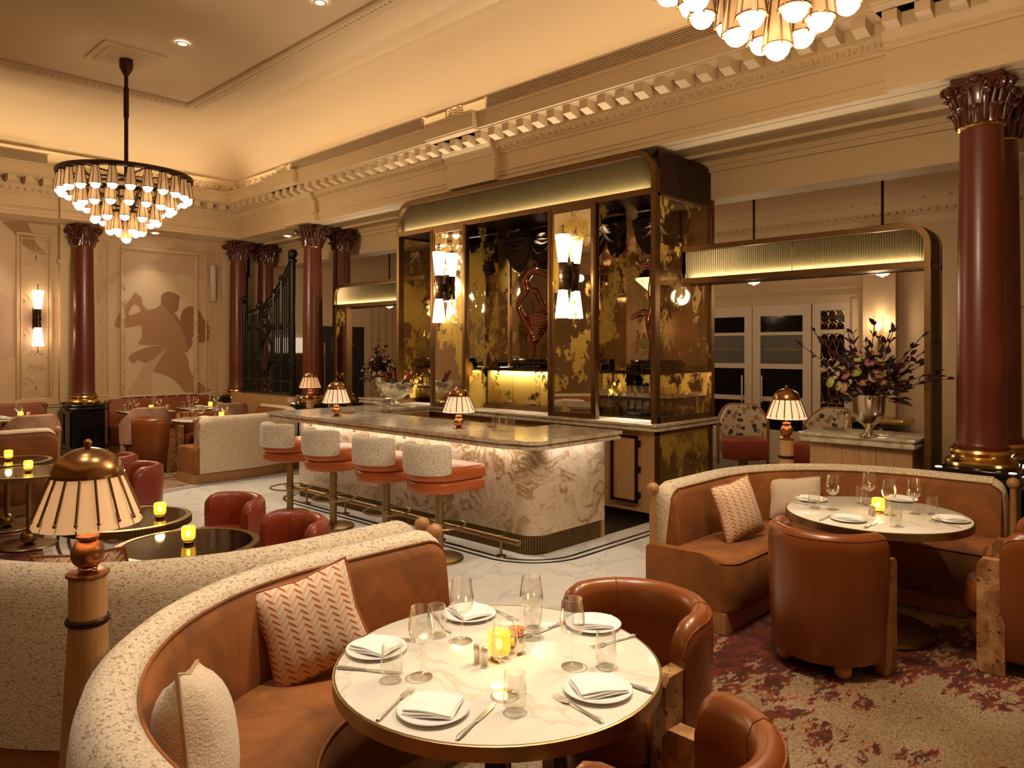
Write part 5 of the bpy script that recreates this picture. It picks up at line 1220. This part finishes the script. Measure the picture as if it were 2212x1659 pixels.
def lay(kind,a,b,z,label,group,ln):
    A=Vector(atz(a[0],a[1],z)); B=Vector(atz(b[0],b[1],z)); d=(B-A); o=copy_tree(kn if kind=='knife' else fk)
    o.location=(A.x,A.y,z); o.rotation_euler=(0,0,math.atan2(d.y,d.x)); tag(o,label,'cutlery',group); return o
SA=[('by the patterned cushion',(813.6,1406),(846.5,1468),(910,1461),(727,1444,881,1457),(775,1384,886,1385),.25),
    ('on the far left of the candle',(1013.7,1330),(944,1373),(997.7,1384),(934,1325.5,976,1371),(1052.7,1312,1093,1332),-.25),
    ('before the far tub chair',(1281.5,1352),(1151,1357.7),(1147.6,1377),(1225.6,1344,1164.6,1367),(1371.4,1374.6,1302,1395),.7),
    ('before the cropped tub chair',(1291.7,1494),(1308.7,1440.8),(1235.8,1439),(1410.4,1498.4,1273,1451),(1301.9,1562.8,1179.8,1493.3),1.05),
    ('nearest the camera',(935.7,1538),(1112,1537.4),(1090,1500),(986.5,1600,1073,1518.8),(815.3,1559.4,903.5,1478),.55)]
for (w,pl_,tu,wi,k,f_,rz) in SA:
    put('plate',pl_,ZTB,'white plate '+w+' on the front table','plate','front table plates')
    put('napkin',pl_,ZTB,'folded white napkin on the plate '+w+', front table','napkin','front table napkins',rz)
    put('tumbler',tu,ZTB,'stemless tumbler of the setting '+w+', front table','glass','front table tumblers')
    put('wine_glass',wi,ZTB,'stemmed wine glass of the setting '+w+', front table','glass','front table wine glasses')
    lay('knife',k[:2],k[2:],ZTB,'silver knife of the setting '+w+', front table','front table knives',.23)
    lay('fork',f_[:2],f_[2:],ZTB,'silver fork of the setting '+w+', front table','front table forks',.2)
SB=[('by the banquette cushions',(1752,1081),(1759,1099),(1799,1101),(1709,1084,1747,1092),None,.3),
    ('nearest the tub chair',(1833,1124),(1935,1138),(1921,1113),(1867,1142,1904,1125),(1771,1126,1813,1108),.4),
    ('by the right tub chair',(2053,1125),(2013.7,1112),(1974,1110),None,(2075,1142,1995,1123),.9),
    ('at the back of the banquette',(1946,1081),(1860.6,1088),(1877,1092),None,None,.2)]
for (w,pl_,tu,wi,k,f_,rz) in SB:
    put('plate',pl_,ZTB,'white plate '+w+' on the right table','plate','right table plates')
    put('napkin',pl_,ZTB,'folded white napkin on the plate '+w+', right table','napkin','right table napkins',rz)
    put('tumbler',tu,ZTB,'stemless tumbler of the setting '+w+', right table','glass','right table tumblers')
    put('wine_glass',wi,ZTB,'stemmed wine glass of the setting '+w+', right table','glass','right table wine glasses')
    if k: lay('knife',k[:2],k[2:],ZTB,'silver knife of the setting '+w+', right table','right table knives',.23)
    if f_: lay('fork',f_[:2],f_[2:],ZTB,'silver fork of the setting '+w+', right table','right table forks',.2)
# ---- candles in amber ribbed glass
def make_candle():
    t=thing('candle_holder','x','candle')
    rb=[]; 
    g=MB(); n=40; prof=[(.030,.018),(.036,.028),(.038,.05),(.038,.088),(.033,.096),(.024,.098)]; vs=[];fs=[]
    for (r,z) in prof:
        for i in range(n): a=2*PI*i/n; rr=r*(1+.02*(i%2)); vs.append((rr*math.cos(a),rr*math.sin(a),z))
    for j in range(len(prof)-1):
        for i in range(n): fs.append((j*n+i,j*n+(i+1)%n,(j+1)*n+(i+1)%n,(j+1)*n+i))
    g.add(vs,fs)
    obj('amber_glass',g,M['candle'],t); obj('brass_foot',MB().lathe([(0,0),(.027,0),(.030,.006),(.024,.012),(.030,.019),(.0,.02)],24),M['brass'],t)
    return t
cd=make_candle()
def candle(label,pos,z,glow=True,pw=.55):
    o=cd if 'cd' not in first else copy_tree(cd); first['cd']=1
    o.location=(pos[0],pos[1],z); o['label']=label; o['group']='amber candle holders'
    fl_=obj('flame',MB().ball((0,0,.052),.011,8,8,1.7),M['flame'],o)
    if glow: light('POINT','candle_glow',(pos[0],pos[1],z+.125),pw,(1,.68,.22),.03)
candle('lit amber candle holder in the middle of the front table',atz(1078,1424,ZTB),ZTB)
candle('lit amber candle holder in the middle of the right table',atz(1897,1108,ZTB),ZTB)
candle('lit amber candle holder on the front smoked mirror cocktail table',atz(407,1172,.682),.682)
candle('lit amber candle holder on the cocktail table behind the lamp shade',(-5.12,1.93),.682)
candle('lit amber candle holder on the nearer cocktail table at the left edge',(-7.93,1.82),.682)
candle('lit amber candle holder on the farther cocktail table at the left edge',(-8.9,1.87),.682)
candle('lit amber candle holder on the wall table nearer the column',(-13.25,4.85),.752)
candle('lit amber candle holder on the wall table nearer the gate',(-13.3,5.9),.752)
candle('lit amber candle holder on the wall table left of the column',(-13.3,2.95),.752)
candle('lit amber candle holder on the distant round table',(-11.0,5.05),.752)
# ---- salt and pepper, rose pots
shk=MB().lathe([(0,0),(.0135,0),(.0135,.004),(.0115,.008),(.0115,.045),(.0135,.047),(.0135,.052),(.011,.064),(0,.067)],18).mesh('shaker')
for px,lb in (((1030.6,1434),'left silver salt shaker by the front table candle'),((1046.6,1440),'right silver pepper shaker by the front table candle'),((1880,1112),'silver salt shaker on the right table'),((1886,1115),'silver pepper shaker on the right table')):
    x,y=atz(px[0],px[1],ZTB); tag(obj('shaker',shk,M['silver'],loc=(x,y,ZTB)),lb,'shaker','silver shakers')
def rose_pot(label,pos,z):
    t=thing('rose_pot',label,'flower pot',(pos[0],pos[1],z),0,'small rose pots')
    obj('pot',MB().lathe([(0,0),(.020,0),(.022,.006),(.029,.02),(.031,.045),(.028,.062),(.026,.06)],20),M['silver2'],t)
    for k in range(6):
        a=k*PI/3; obj('rose',MB().ball((.015*math.cos(a),.015*math.sin(a),.068),.013,7,6).lathe([(.006,.07),(.014,.078),(.016,.086)],7,(.015*math.cos(a),.015*math.sin(a),0)),M['peach'],t)
rose_pot('little speckled pot of peach roses behind the front table candle',atz(1116,1410,ZTB),ZTB)
rose_pot('little pot of roses on the wall table nearer the column',(-13.25,5.12),.752)
rose_pot('little pot of roses on the wall table nearer the gate',(-13.25,6.08),.752)
rose_pot('little pot of roses on the wall table left of the column',(-13.3,3.06),.752)
# glasses and plates on the distant tables
for (c,where) in ((WT[0][0],'the wall table nearer the column'),(WT[1][0],'the wall table nearer the gate'),(WT[2][0],'the wall table left of the column'),(TC,'the distant round table')):
    sp=[(.18,-.22),(-.18,-.2),(.16,.16),(-.2,.2)]
    for i,(a,b) in enumerate(sp):
        o=put('wine_glass',None,.7515,'small stemmed wine glass on '+where,'glass','glasses on '+where,pos=(c[0]+a,c[1]+b))
        if i<2:
            put('tumbler',None,.7515,'small tumbler on '+where,'glass','tumblers on '+where,pos=(c[0]+a+.02,c[1]+b-.1))
            put('plate',None,.7515,'white plate on '+where,'plate','plates on '+where,pos=(c[0]+a*.3+.1-.2*i,c[1]+b*.1)); put('napkin',None,.7515,'folded napkin on '+where,'napkin','napkins on '+where,pos=(c[0]+a*.3+.1-.2*i,c[1]+b*.1))
# ================================================================== CUSHIONS
def cushion(label,loc,rot,w,h,mat,pip,th=.075):
    t=thing('cushion',label,'cushion',loc); t.rotation_euler=rot
    m=MB(); n=15; vs=[];fs=[]
    for q in (1,-1):
        for i in range(n):
            for j in range(n):
                u=2*i/(n-1)-1; v=2*j/(n-1)-1
                e=(1-abs(u)**2.6)*(1-abs(v)**2.6); pinch=1-.10*(1-abs(u*v))*(max(abs(u),abs(v))**4)
                vs.append((u*w/2*pinch,q*th*max(e,0)**.55,v*h/2*pinch))
    for q in range(2):
        for i in range(n-1):
            for j in range(n-1):
                k=q*n*n+i*n+j; fs.append((k,k+1,k+n+1,k+n))
    m.add(vs,fs); cov=obj('cover',m,mat,t,smooth=70)
    bd=[(i,0) for i in range(n)]+[(n-1,j) for j in range(1,n)]+[(i,n-1) for i in range(n-2,-1,-1)]+[(0,j) for j in range(n-2,0,-1)]
    obj('piping',MB().tube([vs[i*n+j] for i,j in bd],.006,6,True),pip,t); return t
def lean(a): return a
cushion('orange and cream woven cushion leaning on the front banquette',(-2.66,1.60,.685),(math.radians(-14),-.28,math.radians(66)),.40,.41,M['weave'],M['terracotta'])
cushion('cream slub cushion at the near end of the front banquette',(-2.075,.88,.69),(math.radians(-8),.30,math.radians(150)),.42,.42,M['cream_weave'],plain('beige_piping',(.40,.27,.15),.8,nz=.1),.11)
cushion('orange and cream woven cushion on the right-hand banquette',(-2.44,4.80,.69),(math.radians(-16),-.15,math.radians(75)),.38,.40,M['weave'],M['terracotta'])
cushion('plain cream cushion in the corner of the right-hand banquette',(-2.40,5.66,.655),(math.radians(-16),-.05,math.radians(38)),.42,.31,M['cream_weave'],M['terracotta'])
cushion('pink striped cushion peeking over the rear banquette at the left edge',(-3.74,1.10,.69),(math.radians(-16),.1,math.radians(225)),.42,.42,M['weave'],M['terracotta'])
# ================================================================== LAMPS
def lamp_head(t,z,s,shade,metal,n=16):
    # z: height of the ball's underside
    obj('ball',MB().lathe([(.028*s,0),(.03*s,.006*s)],20,(0,0,z)).ball((0,0,z+.055*s),.052*s,20,14).lathe([(.025*s,.10*s),(.034*s,.106*s),(.036*s,.114*s),(.03*s,.122*s),(.014*s,.126*s)],20,(0,0,z)),metal,t)
    obj('stem',MB().tube([(0,0,z+.12*s),(0,0,z+.19*s)],.012*s,10),metal,t)
    zb=z+.155*s; zt=zb+.165*s; rb,rt=.162*s,.104*s
    sh=[]
    pw=PI/n*.93; m=MB()
    a0=-pw; pts=[]
    for (r,zz) in ((rb,zb),((rb*2+rt)/3,zb+.055*s),((rb+rt*2)/3,zb+.11*s),(rt,zt)): pts.append((r*math.cos(pw),-r*math.sin(pw),zz)); pts.append((r*1.012,0,zz)); pts.append((r*math.cos(pw),r*math.sin(pw),zz))
    m.add(pts,[(k*3+j,k*3+j+1,(k+1)*3+j+1,(k+1)*3+j) for k in range(3) for j in range(2)]); sm=m.mesh('shade_slat',60)
    km=MB().tube([(rt*1.03,0,zt),((rb*.86+rt*.14)*1.05,0,zb+.026*s)],.0044*s,5).ball(((rb*.86+rt*.14)*1.05,0,zb+.026*s),.0065*s,6,5).mesh('rib')
    for k in range(n):
        a=2*PI*k/n; obj('shade_slat',sm,shade,t,rot=(0,0,a)); obj('rib',km,M['bronze'],t,rot=(0,0,a+PI/n))
    obj('dome',MB().lathe([(rt*1.06,zt-.006*s),(rt*1.07,zt+.004*s)]+[(rt*1.04*math.cos(PI/2*i/8),zt+.004*s+.085*s*math.sin(PI/2*i/8)) for i in range(8)]+[(.006,zt+.089*s)],32),M['lampmetal'],t)
    obj('finial',MB().lathe([(.008*s,.085*s),(.01*s,.093*s)],10,(0,0,zt)).ball((0,0,zt+.103*s),.014*s,12,9),metal,t)
    obj('bulb',MB().ball((0,0,zb+.075*s),.022*s,12,9),M['globe'],t)
    return zb+.08*s
def floor_lamp(label,c,metal,shade,pw):
    t=thing('floor_lamp',label,'lamp',(c[0],c[1],0),.1,'wooden floor lamps')
    obj('wood_post',MB().lathe([(.105,0),(.105,.02),(.10,.10),(.082,.45),(.066,.75),(.058,.88),(.057,1.045)],28),M['oak'],t)
    obj('ring',MB().lathe([(.062,.885),(.068,.893),(.068,.903),(.062,.91),(.056,.90),(.062,.885)],28),M['dbronze'],t)
    obj('cap',MB().lathe([(.060,1.042),(.066,1.048),(.066,1.056),(.05,1.062),(0,1.064)],28),metal,t)
    z=lamp_head(t,1.064,1.0,shade,metal); light('POINT','lamp_bulb',(c[0],c[1],z),pw,WARM,.03); return t
floor_lamp('tall wooden floor lamp with slatted shade and copper ball in the left foreground',(-2.74,.80),M['copper'],M['shade'],3.0)
floor_lamp('wooden floor lamp behind the right-hand banquette',(-2.66,6.10),M['copper'],M['shade_b'],3.0)
floor_lamp('wooden floor lamp beyond the cream-backed banquette, left of the bar',(-10.05,6.0),M['copper'],M['shade'],3.0)
def table_lamp(label,c):
    t=thing('table_lamp',label,'lamp',(c[0],c[1],ZB+.0005),.1,'bar lamps')
    obj('foot',MB().lathe([(0,0),(.062,0),(.064,.006),(.055,.011),(.03,.013)],28),M['copper'],t)
    z=lamp_head(t,.012,.95,M['shade_b'],M['copper']); light('POINT','lamp_bulb',(c[0],c[1],ZB+z),3.0,WARM2,.03); return t
table_lamp('small slatted lamp on the far end of the bar top',atz(727,900,ZB)); table_lamp('small slatted lamp in the middle of the bar top',atz(991,926,ZB))
# ================================================================== STOOLS
def make_stool():
    t=thing('bar_stool','x','stool')      # faces +y
    obj('base_disc',MB().lathe([(0,0),(.205,0),(.21,.012),(.205,.026),(.19,.032),(0,.034)],36),M['abrass'],t)
    obj('post',MB().lathe([(.036,.03),(.036,.58),(.09,.60)],20),M['abrass'],t)
    rg=MB().tube([(.215*math.cos(2*PI*i/36),.215*math.sin(2*PI*i/36)+.01,.30) for i in range(36)],.0095,7,True).tube([(-.215,.01,.30),(.215,.01,.30)],.008,6).tube([(0,0,.285),(0,0,.315)],.045,14)
    obj('foot_ring',rg,M['abrass'],t)
    def outl(g):
        o=[]; w=.26-g; yf=.32-g; rc=.05
        o+=[(w,yf-rc)]+[(w-rc+rc*math.cos(PI/2*i/4),yf-rc+rc*math.sin(PI/2*i/4)) for i in range(1,5)]
        o+=[(-w+rc-rc*math.sin(PI/2*i/4),yf-rc+rc*math.cos(PI/2*i/4)) for i in range(0,5)]
        o+=[(-w*math.cos(PI*i/14),-w*math.sin(PI*i/14)-.02) for i in range(0,15)]
        return o
    obj('seat_lower',MB().rprism(outl(0),.60,.70,.028),M['coral'],t,smooth=60)
    obj('seat_cushion',MB().rprism(outl(-.006),.70,.815,.036),M['coral'],t,smooth=60)
    P=[]
    w=.285
    for i in range(0,19): a=PI+.30+(PI-.60)*i/18; P.append((w*math.cos(a),w*math.sin(a)-.02,-math.cos(a),-math.sin(a)))
    N=len(P)
    prof=[]
    for i in range(16):
        a=2*PI*i/16; prof.append((.035+.047*math.copysign(abs(math.cos(a))**.6,math.cos(a)),.885+.13*math.copysign(abs(math.sin(a))**.45,math.sin(a))))
    def zf(i,d,z):
        e=min(i,N-1-i); k=(.90,.97,1)[e] if e<3 else 1; return .885+(z-.885)*k
    obj('backrest',MB().sweep(P,prof,zf),M['boucle_w'],t,smooth=60); return t
stl=make_stool()
for i,((px),lb) in enumerate([(626.5,'bar stool farthest from the camera, cream boucle back and coral seat'),(720,'second bar stool from the far end, cream back and coral seat'),(834,'third bar stool from the far end, cream back and coral seat'),(949,'bar stool nearest the camera, cream boucle back and coral seat')]):
    k=(px-CX)/FPX; Y=4.14; Z=Y/(FY+RY*k); o=stl if i==0 else copy_tree(stl); o.location=((FX+RX*k)*Z,Y,0); o['label']=lb; o['group']='bar stools'
# ================================================================== FLOWERS, BOWL, BAR ITEMS
def bouquet(label,loc,sc_,seed,spread):
    rnd=random.Random(seed)
    t=thing('flower_arrangement',label,'flowers',loc); t.scale=(sc_,sc_,sc_)
    obj('vase',MB().lathe([(0,0),(.075,0),(.075,.012),(.03,.03),(.026,.06),(.045,.085),(.09,.12),(.115,.19),(.122,.30),(.128,.325),(.12,.325),(.11,.20),(0,.12)],32),M['silver2'],t)
    ctr=Vector((0,0,.34))
    lm=MB(); vs=[(0,0,0),(.02,.016,.004),(.05,.018,.01),(.085,0,.0),(.05,-.018,.01),(.02,-.016,.004),(.04,0,.0)]
    lm.add(vs,[(0,1,6),(1,2,6),(2,3,6),(3,4,6),(4,5,6),(5,0,6)]); leafm=lm.mesh('leaf',60); leafg=leafm.copy()
    blm={}
    for nm in ('peach','pink','cream','lime'):
        b=MB(); b.ball((0,0,0),.022,8,6)
        for k in range(7):
            a=k*2*PI/7; b.lathe([(.004,0),(.02,.006),(.026,.02),(.018,.032)],7,(.022*math.cos(a),.022*math.sin(a),-.012))
        blm[nm]=b.mesh('blossom',60)
    stems=MB()
    def dirv(el,az): return Vector((math.cos(el)*math.cos(az),math.cos(el)*math.sin(az),math.sin(el)))
    for k in range(60):
        d=dirv(rnd.uniform(.15,1.45),rnd.uniform(0,2*PI)); p=ctr+d*rnd.uniform(.13,.24)*Vector((1.25,1.25,1)).length/1.5
        nm=rnd.choice(['peach','pink','cream','lime','cream','lime','peach']); q=d.to_track_quat('Z','Y').to_euler(); o=obj('blossom',blm[nm],M[nm],t,p,q); o.scale=[rnd.uniform(.55,1.15)]*3
        stems.tube([ctr-Vector((0,0,.1)),p],.003,4)
    for k in range(190):
        d=dirv(rnd.uniform(-.3,1.4),rnd.uniform(0,2*PI)); p=ctr+d*rnd.uniform(.1,.27); q=d.to_track_quat('X','Z').to_euler(); o=obj('leaf',leafg if k%9==0 else leafm,M['green'] if k%9==0 else M['plum'],t,p,(q[0]+rnd.uniform(-1,1),q[1],q[2])); o.scale=[rnd.uniform(.8,1.5)]*3
    for k in range(spread):
        d=dirv(rnd.uniform(.15,1.25),rnd.uniform(0,2*PI)); ln=rnd.uniform(.36,.62); bend=dirv(rnd.uniform(-.3,.6),rnd.uniform(0,2*PI))*.10
        pts=[ctr+d*(ln*i/6)+bend*(i/6)**2 for i in range(7)]; stems.tube(pts,.0035,4)
        for i in range(2,7):
            for s_ in (-1,1):
                dd=(d+bend.normalized()*s_*.9+dirv(rnd.uniform(-.6,.8),rnd.uniform(0,2*PI))*.5).normalized(); q=dd.to_track_quat('X','Z').to_euler(); o=obj('leaf',leafm,M['plum'],t,pts[i],(q[0]+rnd.uniform(-1,1),q[1],q[2])); o.scale=[rnd.uniform(.55,1.05)]*3
    obj('stems',stems,M['plum'],t); return t
fx,fy=atz(1877,942,1.04)
bouquet('tall mixed bouquet with plum foliage in a silver vase on the right side counter',(fx,fy,1.0405),1.12,11,24)
fx2,fy2=-9.60,7.0
bouquet('smaller pink and yellow bouquet in a silver vase left of the cabinet',(fx2,fy2,1.0405),1.0,23,7)
def champagne():
    x,y=-8.08,6.12; t=thing('champagne_bowl','footed silver champagne bowl on the left corner of the bar','bowl',(x,y,ZB+.0005))
    n=24; m=MB(); prof=[(0,0),(.12,0),(.125,.015),(.07,.03),(.055,.08),(.06,.10),(.12,.12),(.20,.18),(.235,.26),(.24,.31),(.25,.315),(.235,.30),(.19,.19),(0,.14)]
    vs=[];fs=[]
    for j,(r,z) in enumerate(prof):
        for i in range(48): a=2*PI*i/48; rr=r*(1+(.035*math.cos(12*a) if 6<=j<=12 else 0)); vs.append((rr*math.cos(a),rr*math.sin(a),z+(.012*math.cos(12*a) if j in (9,10,11) else 0)))
    for j in range(len(prof)-1):
        for i in range(48): fs.append((j*48+i,j*48+(i+1)%48,(j+1)*48+(i+1)%48,(j+1)*48+i))
    obj('bowl',m.add(vs,fs),M['silver'],t)
    for s_ in (-1,1): obj('handle',MB().tube([(s_*.235,0,.28),(s_*.29,0,.27),(s_*.29,0,.2),(s_*.21,0,.2)],.010,7),M['silver'],t)
    dirs=[((.5,.1,.7),'pointing right'),((-.35,.2,.8),'leaning left'),((.1,-.4,.8),'in front'),((-.1,.55,.8),'at the back')]
    for d,lb in dirs:
        v=Vector(d).normalized(); b=thing('champagne_bottle','champagne bottle '+lb+' in the silver bowl','bottle',(x+v.x*.16,y+v.y*.16,ZB+.165),0,'champagne bottles'); b.rotation_euler=v.to_track_quat('Z','Y').to_euler()
        obj('body',MB().lathe([(0,0),(.042,0),(.044,.02),(.044,.13),(.03,.19),(.016,.22)],18),M['bottle'],b); obj('foil_neck',MB().lathe([(.017,.215),(.0155,.25),(.0165,.30),(.018,.305),(.017,.33),(0,.332)],14),M['foil'],b)
champagne()
cg=MB().lathe([(0,.012),(.034,.01),(.036,.0),(.038,.0),(.040,.13),(.0375,.13),(.035,.018),(0,.016)],20).mesh('highball_glass')
for i,(px,lb) in enumerate(((( 1072,930),'left cut highball glass on the bar top'),((1086,933),'middle cut highball glass on the bar top'),((1103,930),'right cut highball glass on the bar top'))):
    x,y=atz(px[0],px[1],ZB); tag(obj('highball_glass',cg,M['glass'],loc=(x,y,ZB+.0005)),lb,'glass','bar highball glasses')
x,y=atz(716,885,ZB); tag(obj('highball_glass',cg,M['glass'],loc=(x,y,ZB+.0005)),'clear glass behind the far bar lamp','glass')
x,y=atz(1062,924,ZB); tag(obj('small_dish',MB().lathe([(0,0),(.04,0),(.05,.03),(.046,.03),(.036,.006),(0,.006)],20),M['terracotta'],loc=(x,y,ZB+.0005)),'small terracotta dish beside the highball glasses on the bar','dish')
x,y=atz(752,893,ZB); tag(obj('small_dish',MB().lathe([(0,0),(.06,0),(.075,.025),(.07,.025),(.055,.006),(0,.006)],20),M['terracotta'],loc=(x,y,ZB+.0005)),'low terracotta dish beside the far bar lamp','dish')
# glasses on the niche shelves
for (a,b,nm) in ((bx[4]+.09,bx[5]-.06,'right'),(bx[0]+.06,bx[1]-.09,'left')):
    for (z,lv) in ((1.2755,'upper shelf'),(ZK+.0005,'stone counter')):
        nx=7
        for i in range(nx):
            for j in range(2):
                o=put('wine_glass' if lv[0]=='s' else 'tumbler',None,z,('stemmed glass' if lv[0]=='s' else 'tumbler')+' on the '+lv+' of the '+nm+' niche','glass','glasses on the '+lv+' of the '+nm+' niche',pos=(a+(b-a)*i/(nx-1)+.02*j,6.92+.12*j))
                if lv[0]=='s': o.scale=(.85,.85,.85)
bpy.data.objects.remove(wine.children[0]) if False else None
def drop(o):
    for c in list(o.children): drop(c)
    bpy.data.objects.remove(o)
for o in (wine,kn,fk): drop(o)
# ================================================================== IRON GATE
YG=6.62
gb=tag(obj('gate_plinth',MB().box((-13.66,YG-.16,0),(-11.56,YG+.30,.985)),M['oak'],smooth=0),'plain oak plinth wall below the iron gate','plinth')
gt=thing('iron_gate','black wrought iron gate with rising curved top rail on the oak plinth','gate',(-12.5,YG,.985))
GX0,GX1=-13.45,-11.66
def gp(n,m,mat=None): return obj(n,m.xf(Matrix.Translation((12.5,-YG,-.985))),mat or M['blackiron'],gt)
def gtop(x):
    k=(x-GX0)/(GX1-GX0); return 2.50+.95*k**2.3
gp('gate_post',MB().tube([(GX1,YG,.985),(GX1,YG,3.36)],.05,12).lathe([(.05,3.30),(.075,3.32),(.075,3.36),(.04,3.38)],14,(GX1,YG,0)).ball((GX1,YG,3.46),.085,14,10))
gp('gate_post',MB().tube([(GX0,YG,.985),(GX0,YG,2.70)],.042,10).lathe([(.04,2.66),(.06,2.68),(.04,2.70)],12,(GX0,YG,0)).ball((GX0,YG,2.76),.065,12,8))
for off in (0,-.10,-.17): gp('curved_rail',MB().tube([(GX0+(GX1-GX0)*i/20,YG,gtop(GX0+(GX1-GX0)*i/20)+off) for i in range(21)],.022 if off==0 else .014,6))
gp('bottom_rail',MB().box((GX0,YG-.03,1.0),(GX1,YG+.03,1.04)).box((GX0,YG-.03,1.22),(GX1,YG+.03,1.26)))
for i in range(24):
    x=GX0+.06+(GX1-GX0-.12)*i/23
    if abs(x-(-12.62))<.22: continue
    gp('baluster',MB().tube([(x,YG,1.02),(x,YG,gtop(x)-.1)],.014,5))
for x in (-13.22,-12.90,-12.32,-12.05,-11.72):
    m=MB(); m.tube([(x,YG,1.02),(x,YG,gtop(x))],.024,6)
    for z in (1.6,2.2): m.ball((x,YG-.01,z),.05,8,6)
    m.ball((x,YG,gtop(x)+.03),.055,8,6)
    gp('stud_bar',m)
gp('oval_ornament',MB().tube([(-12.62+.17*math.cos(2*PI*i/28),YG,1.72+.30*math.sin(2*PI*i/28)) for i in range(28)],.04,6,True).tube([(-12.62+.16*math.cos(2*PI*i/28)*(1-.3*math.sin(2*PI*i/28)),YG,2.36+.30*math.sin(2*PI*i/28)) for i in range(28)],.028,6,True))
fo=MB()
for s_ in (-1,1):
    for z in (1.35,2.25,2.42): gp('scroll',MB().tube(spiral((-12.62+s_*.07,YG,z),.07,1.4,(0,0,1),(s_,0,0)),.014,5))
for i in range(9): gp('base_ring',MB().tube([(GX0+.2*(i+.5)+.07*math.cos(2*PI*k/14),YG,1.13+.085*math.sin(2*PI*k/14)) for k in range(14)],.014,5,True))

# lit shelf of glassware glimpsed through the gate
bs=thing('glass_shelf_unit','backlit shelf of glassware glimpsed through the iron gate','shelf',(-14.38,8.02,0),PI/2)
obj('cabinet_body',MB().box((-.7,-.35,0),(.7,0,1.70)),M['dbronze'],bs,smooth=0); obj('backlit_panel',MB().box((-.7,-.05,1.73),(.7,0,2.05)),M['backlit'],bs,smooth=0); obj('shelf_board',MB().box((-.72,-.36,1.70),(.72,0,1.73)),M['bronze'],bs,smooth=0)
# small wall speaker beside the corner capital
sp=tag(obj('wall_speaker',MB().bbox((-.04,-.045,-.36),(.04,.045,.36),.01),plain('speaker_white',(.62,.52,.42),.5,nz=.05),loc=(XL+.09,6.40,3.10),rot=(.06,.10,0)),'slim white column speaker on the wall beside the corner capital','speaker')
# black pedestal with gilt edge under the corridor sconce
sx2=aty(1900,900,10.9)[0]
pd=thing('corridor_pedestal','black and gilt pedestal behind the right flowers','pedestal',(sx2,10.95,0)); obj('body',MB().bbox((-.32,-.2,0),(.32,.2,.78),.01),M['black'],pd,smooth=30); obj('gilt_top',MB().bbox((-.36,-.24,.78),(.36,.24,.86),.02),M['brass'],pd)
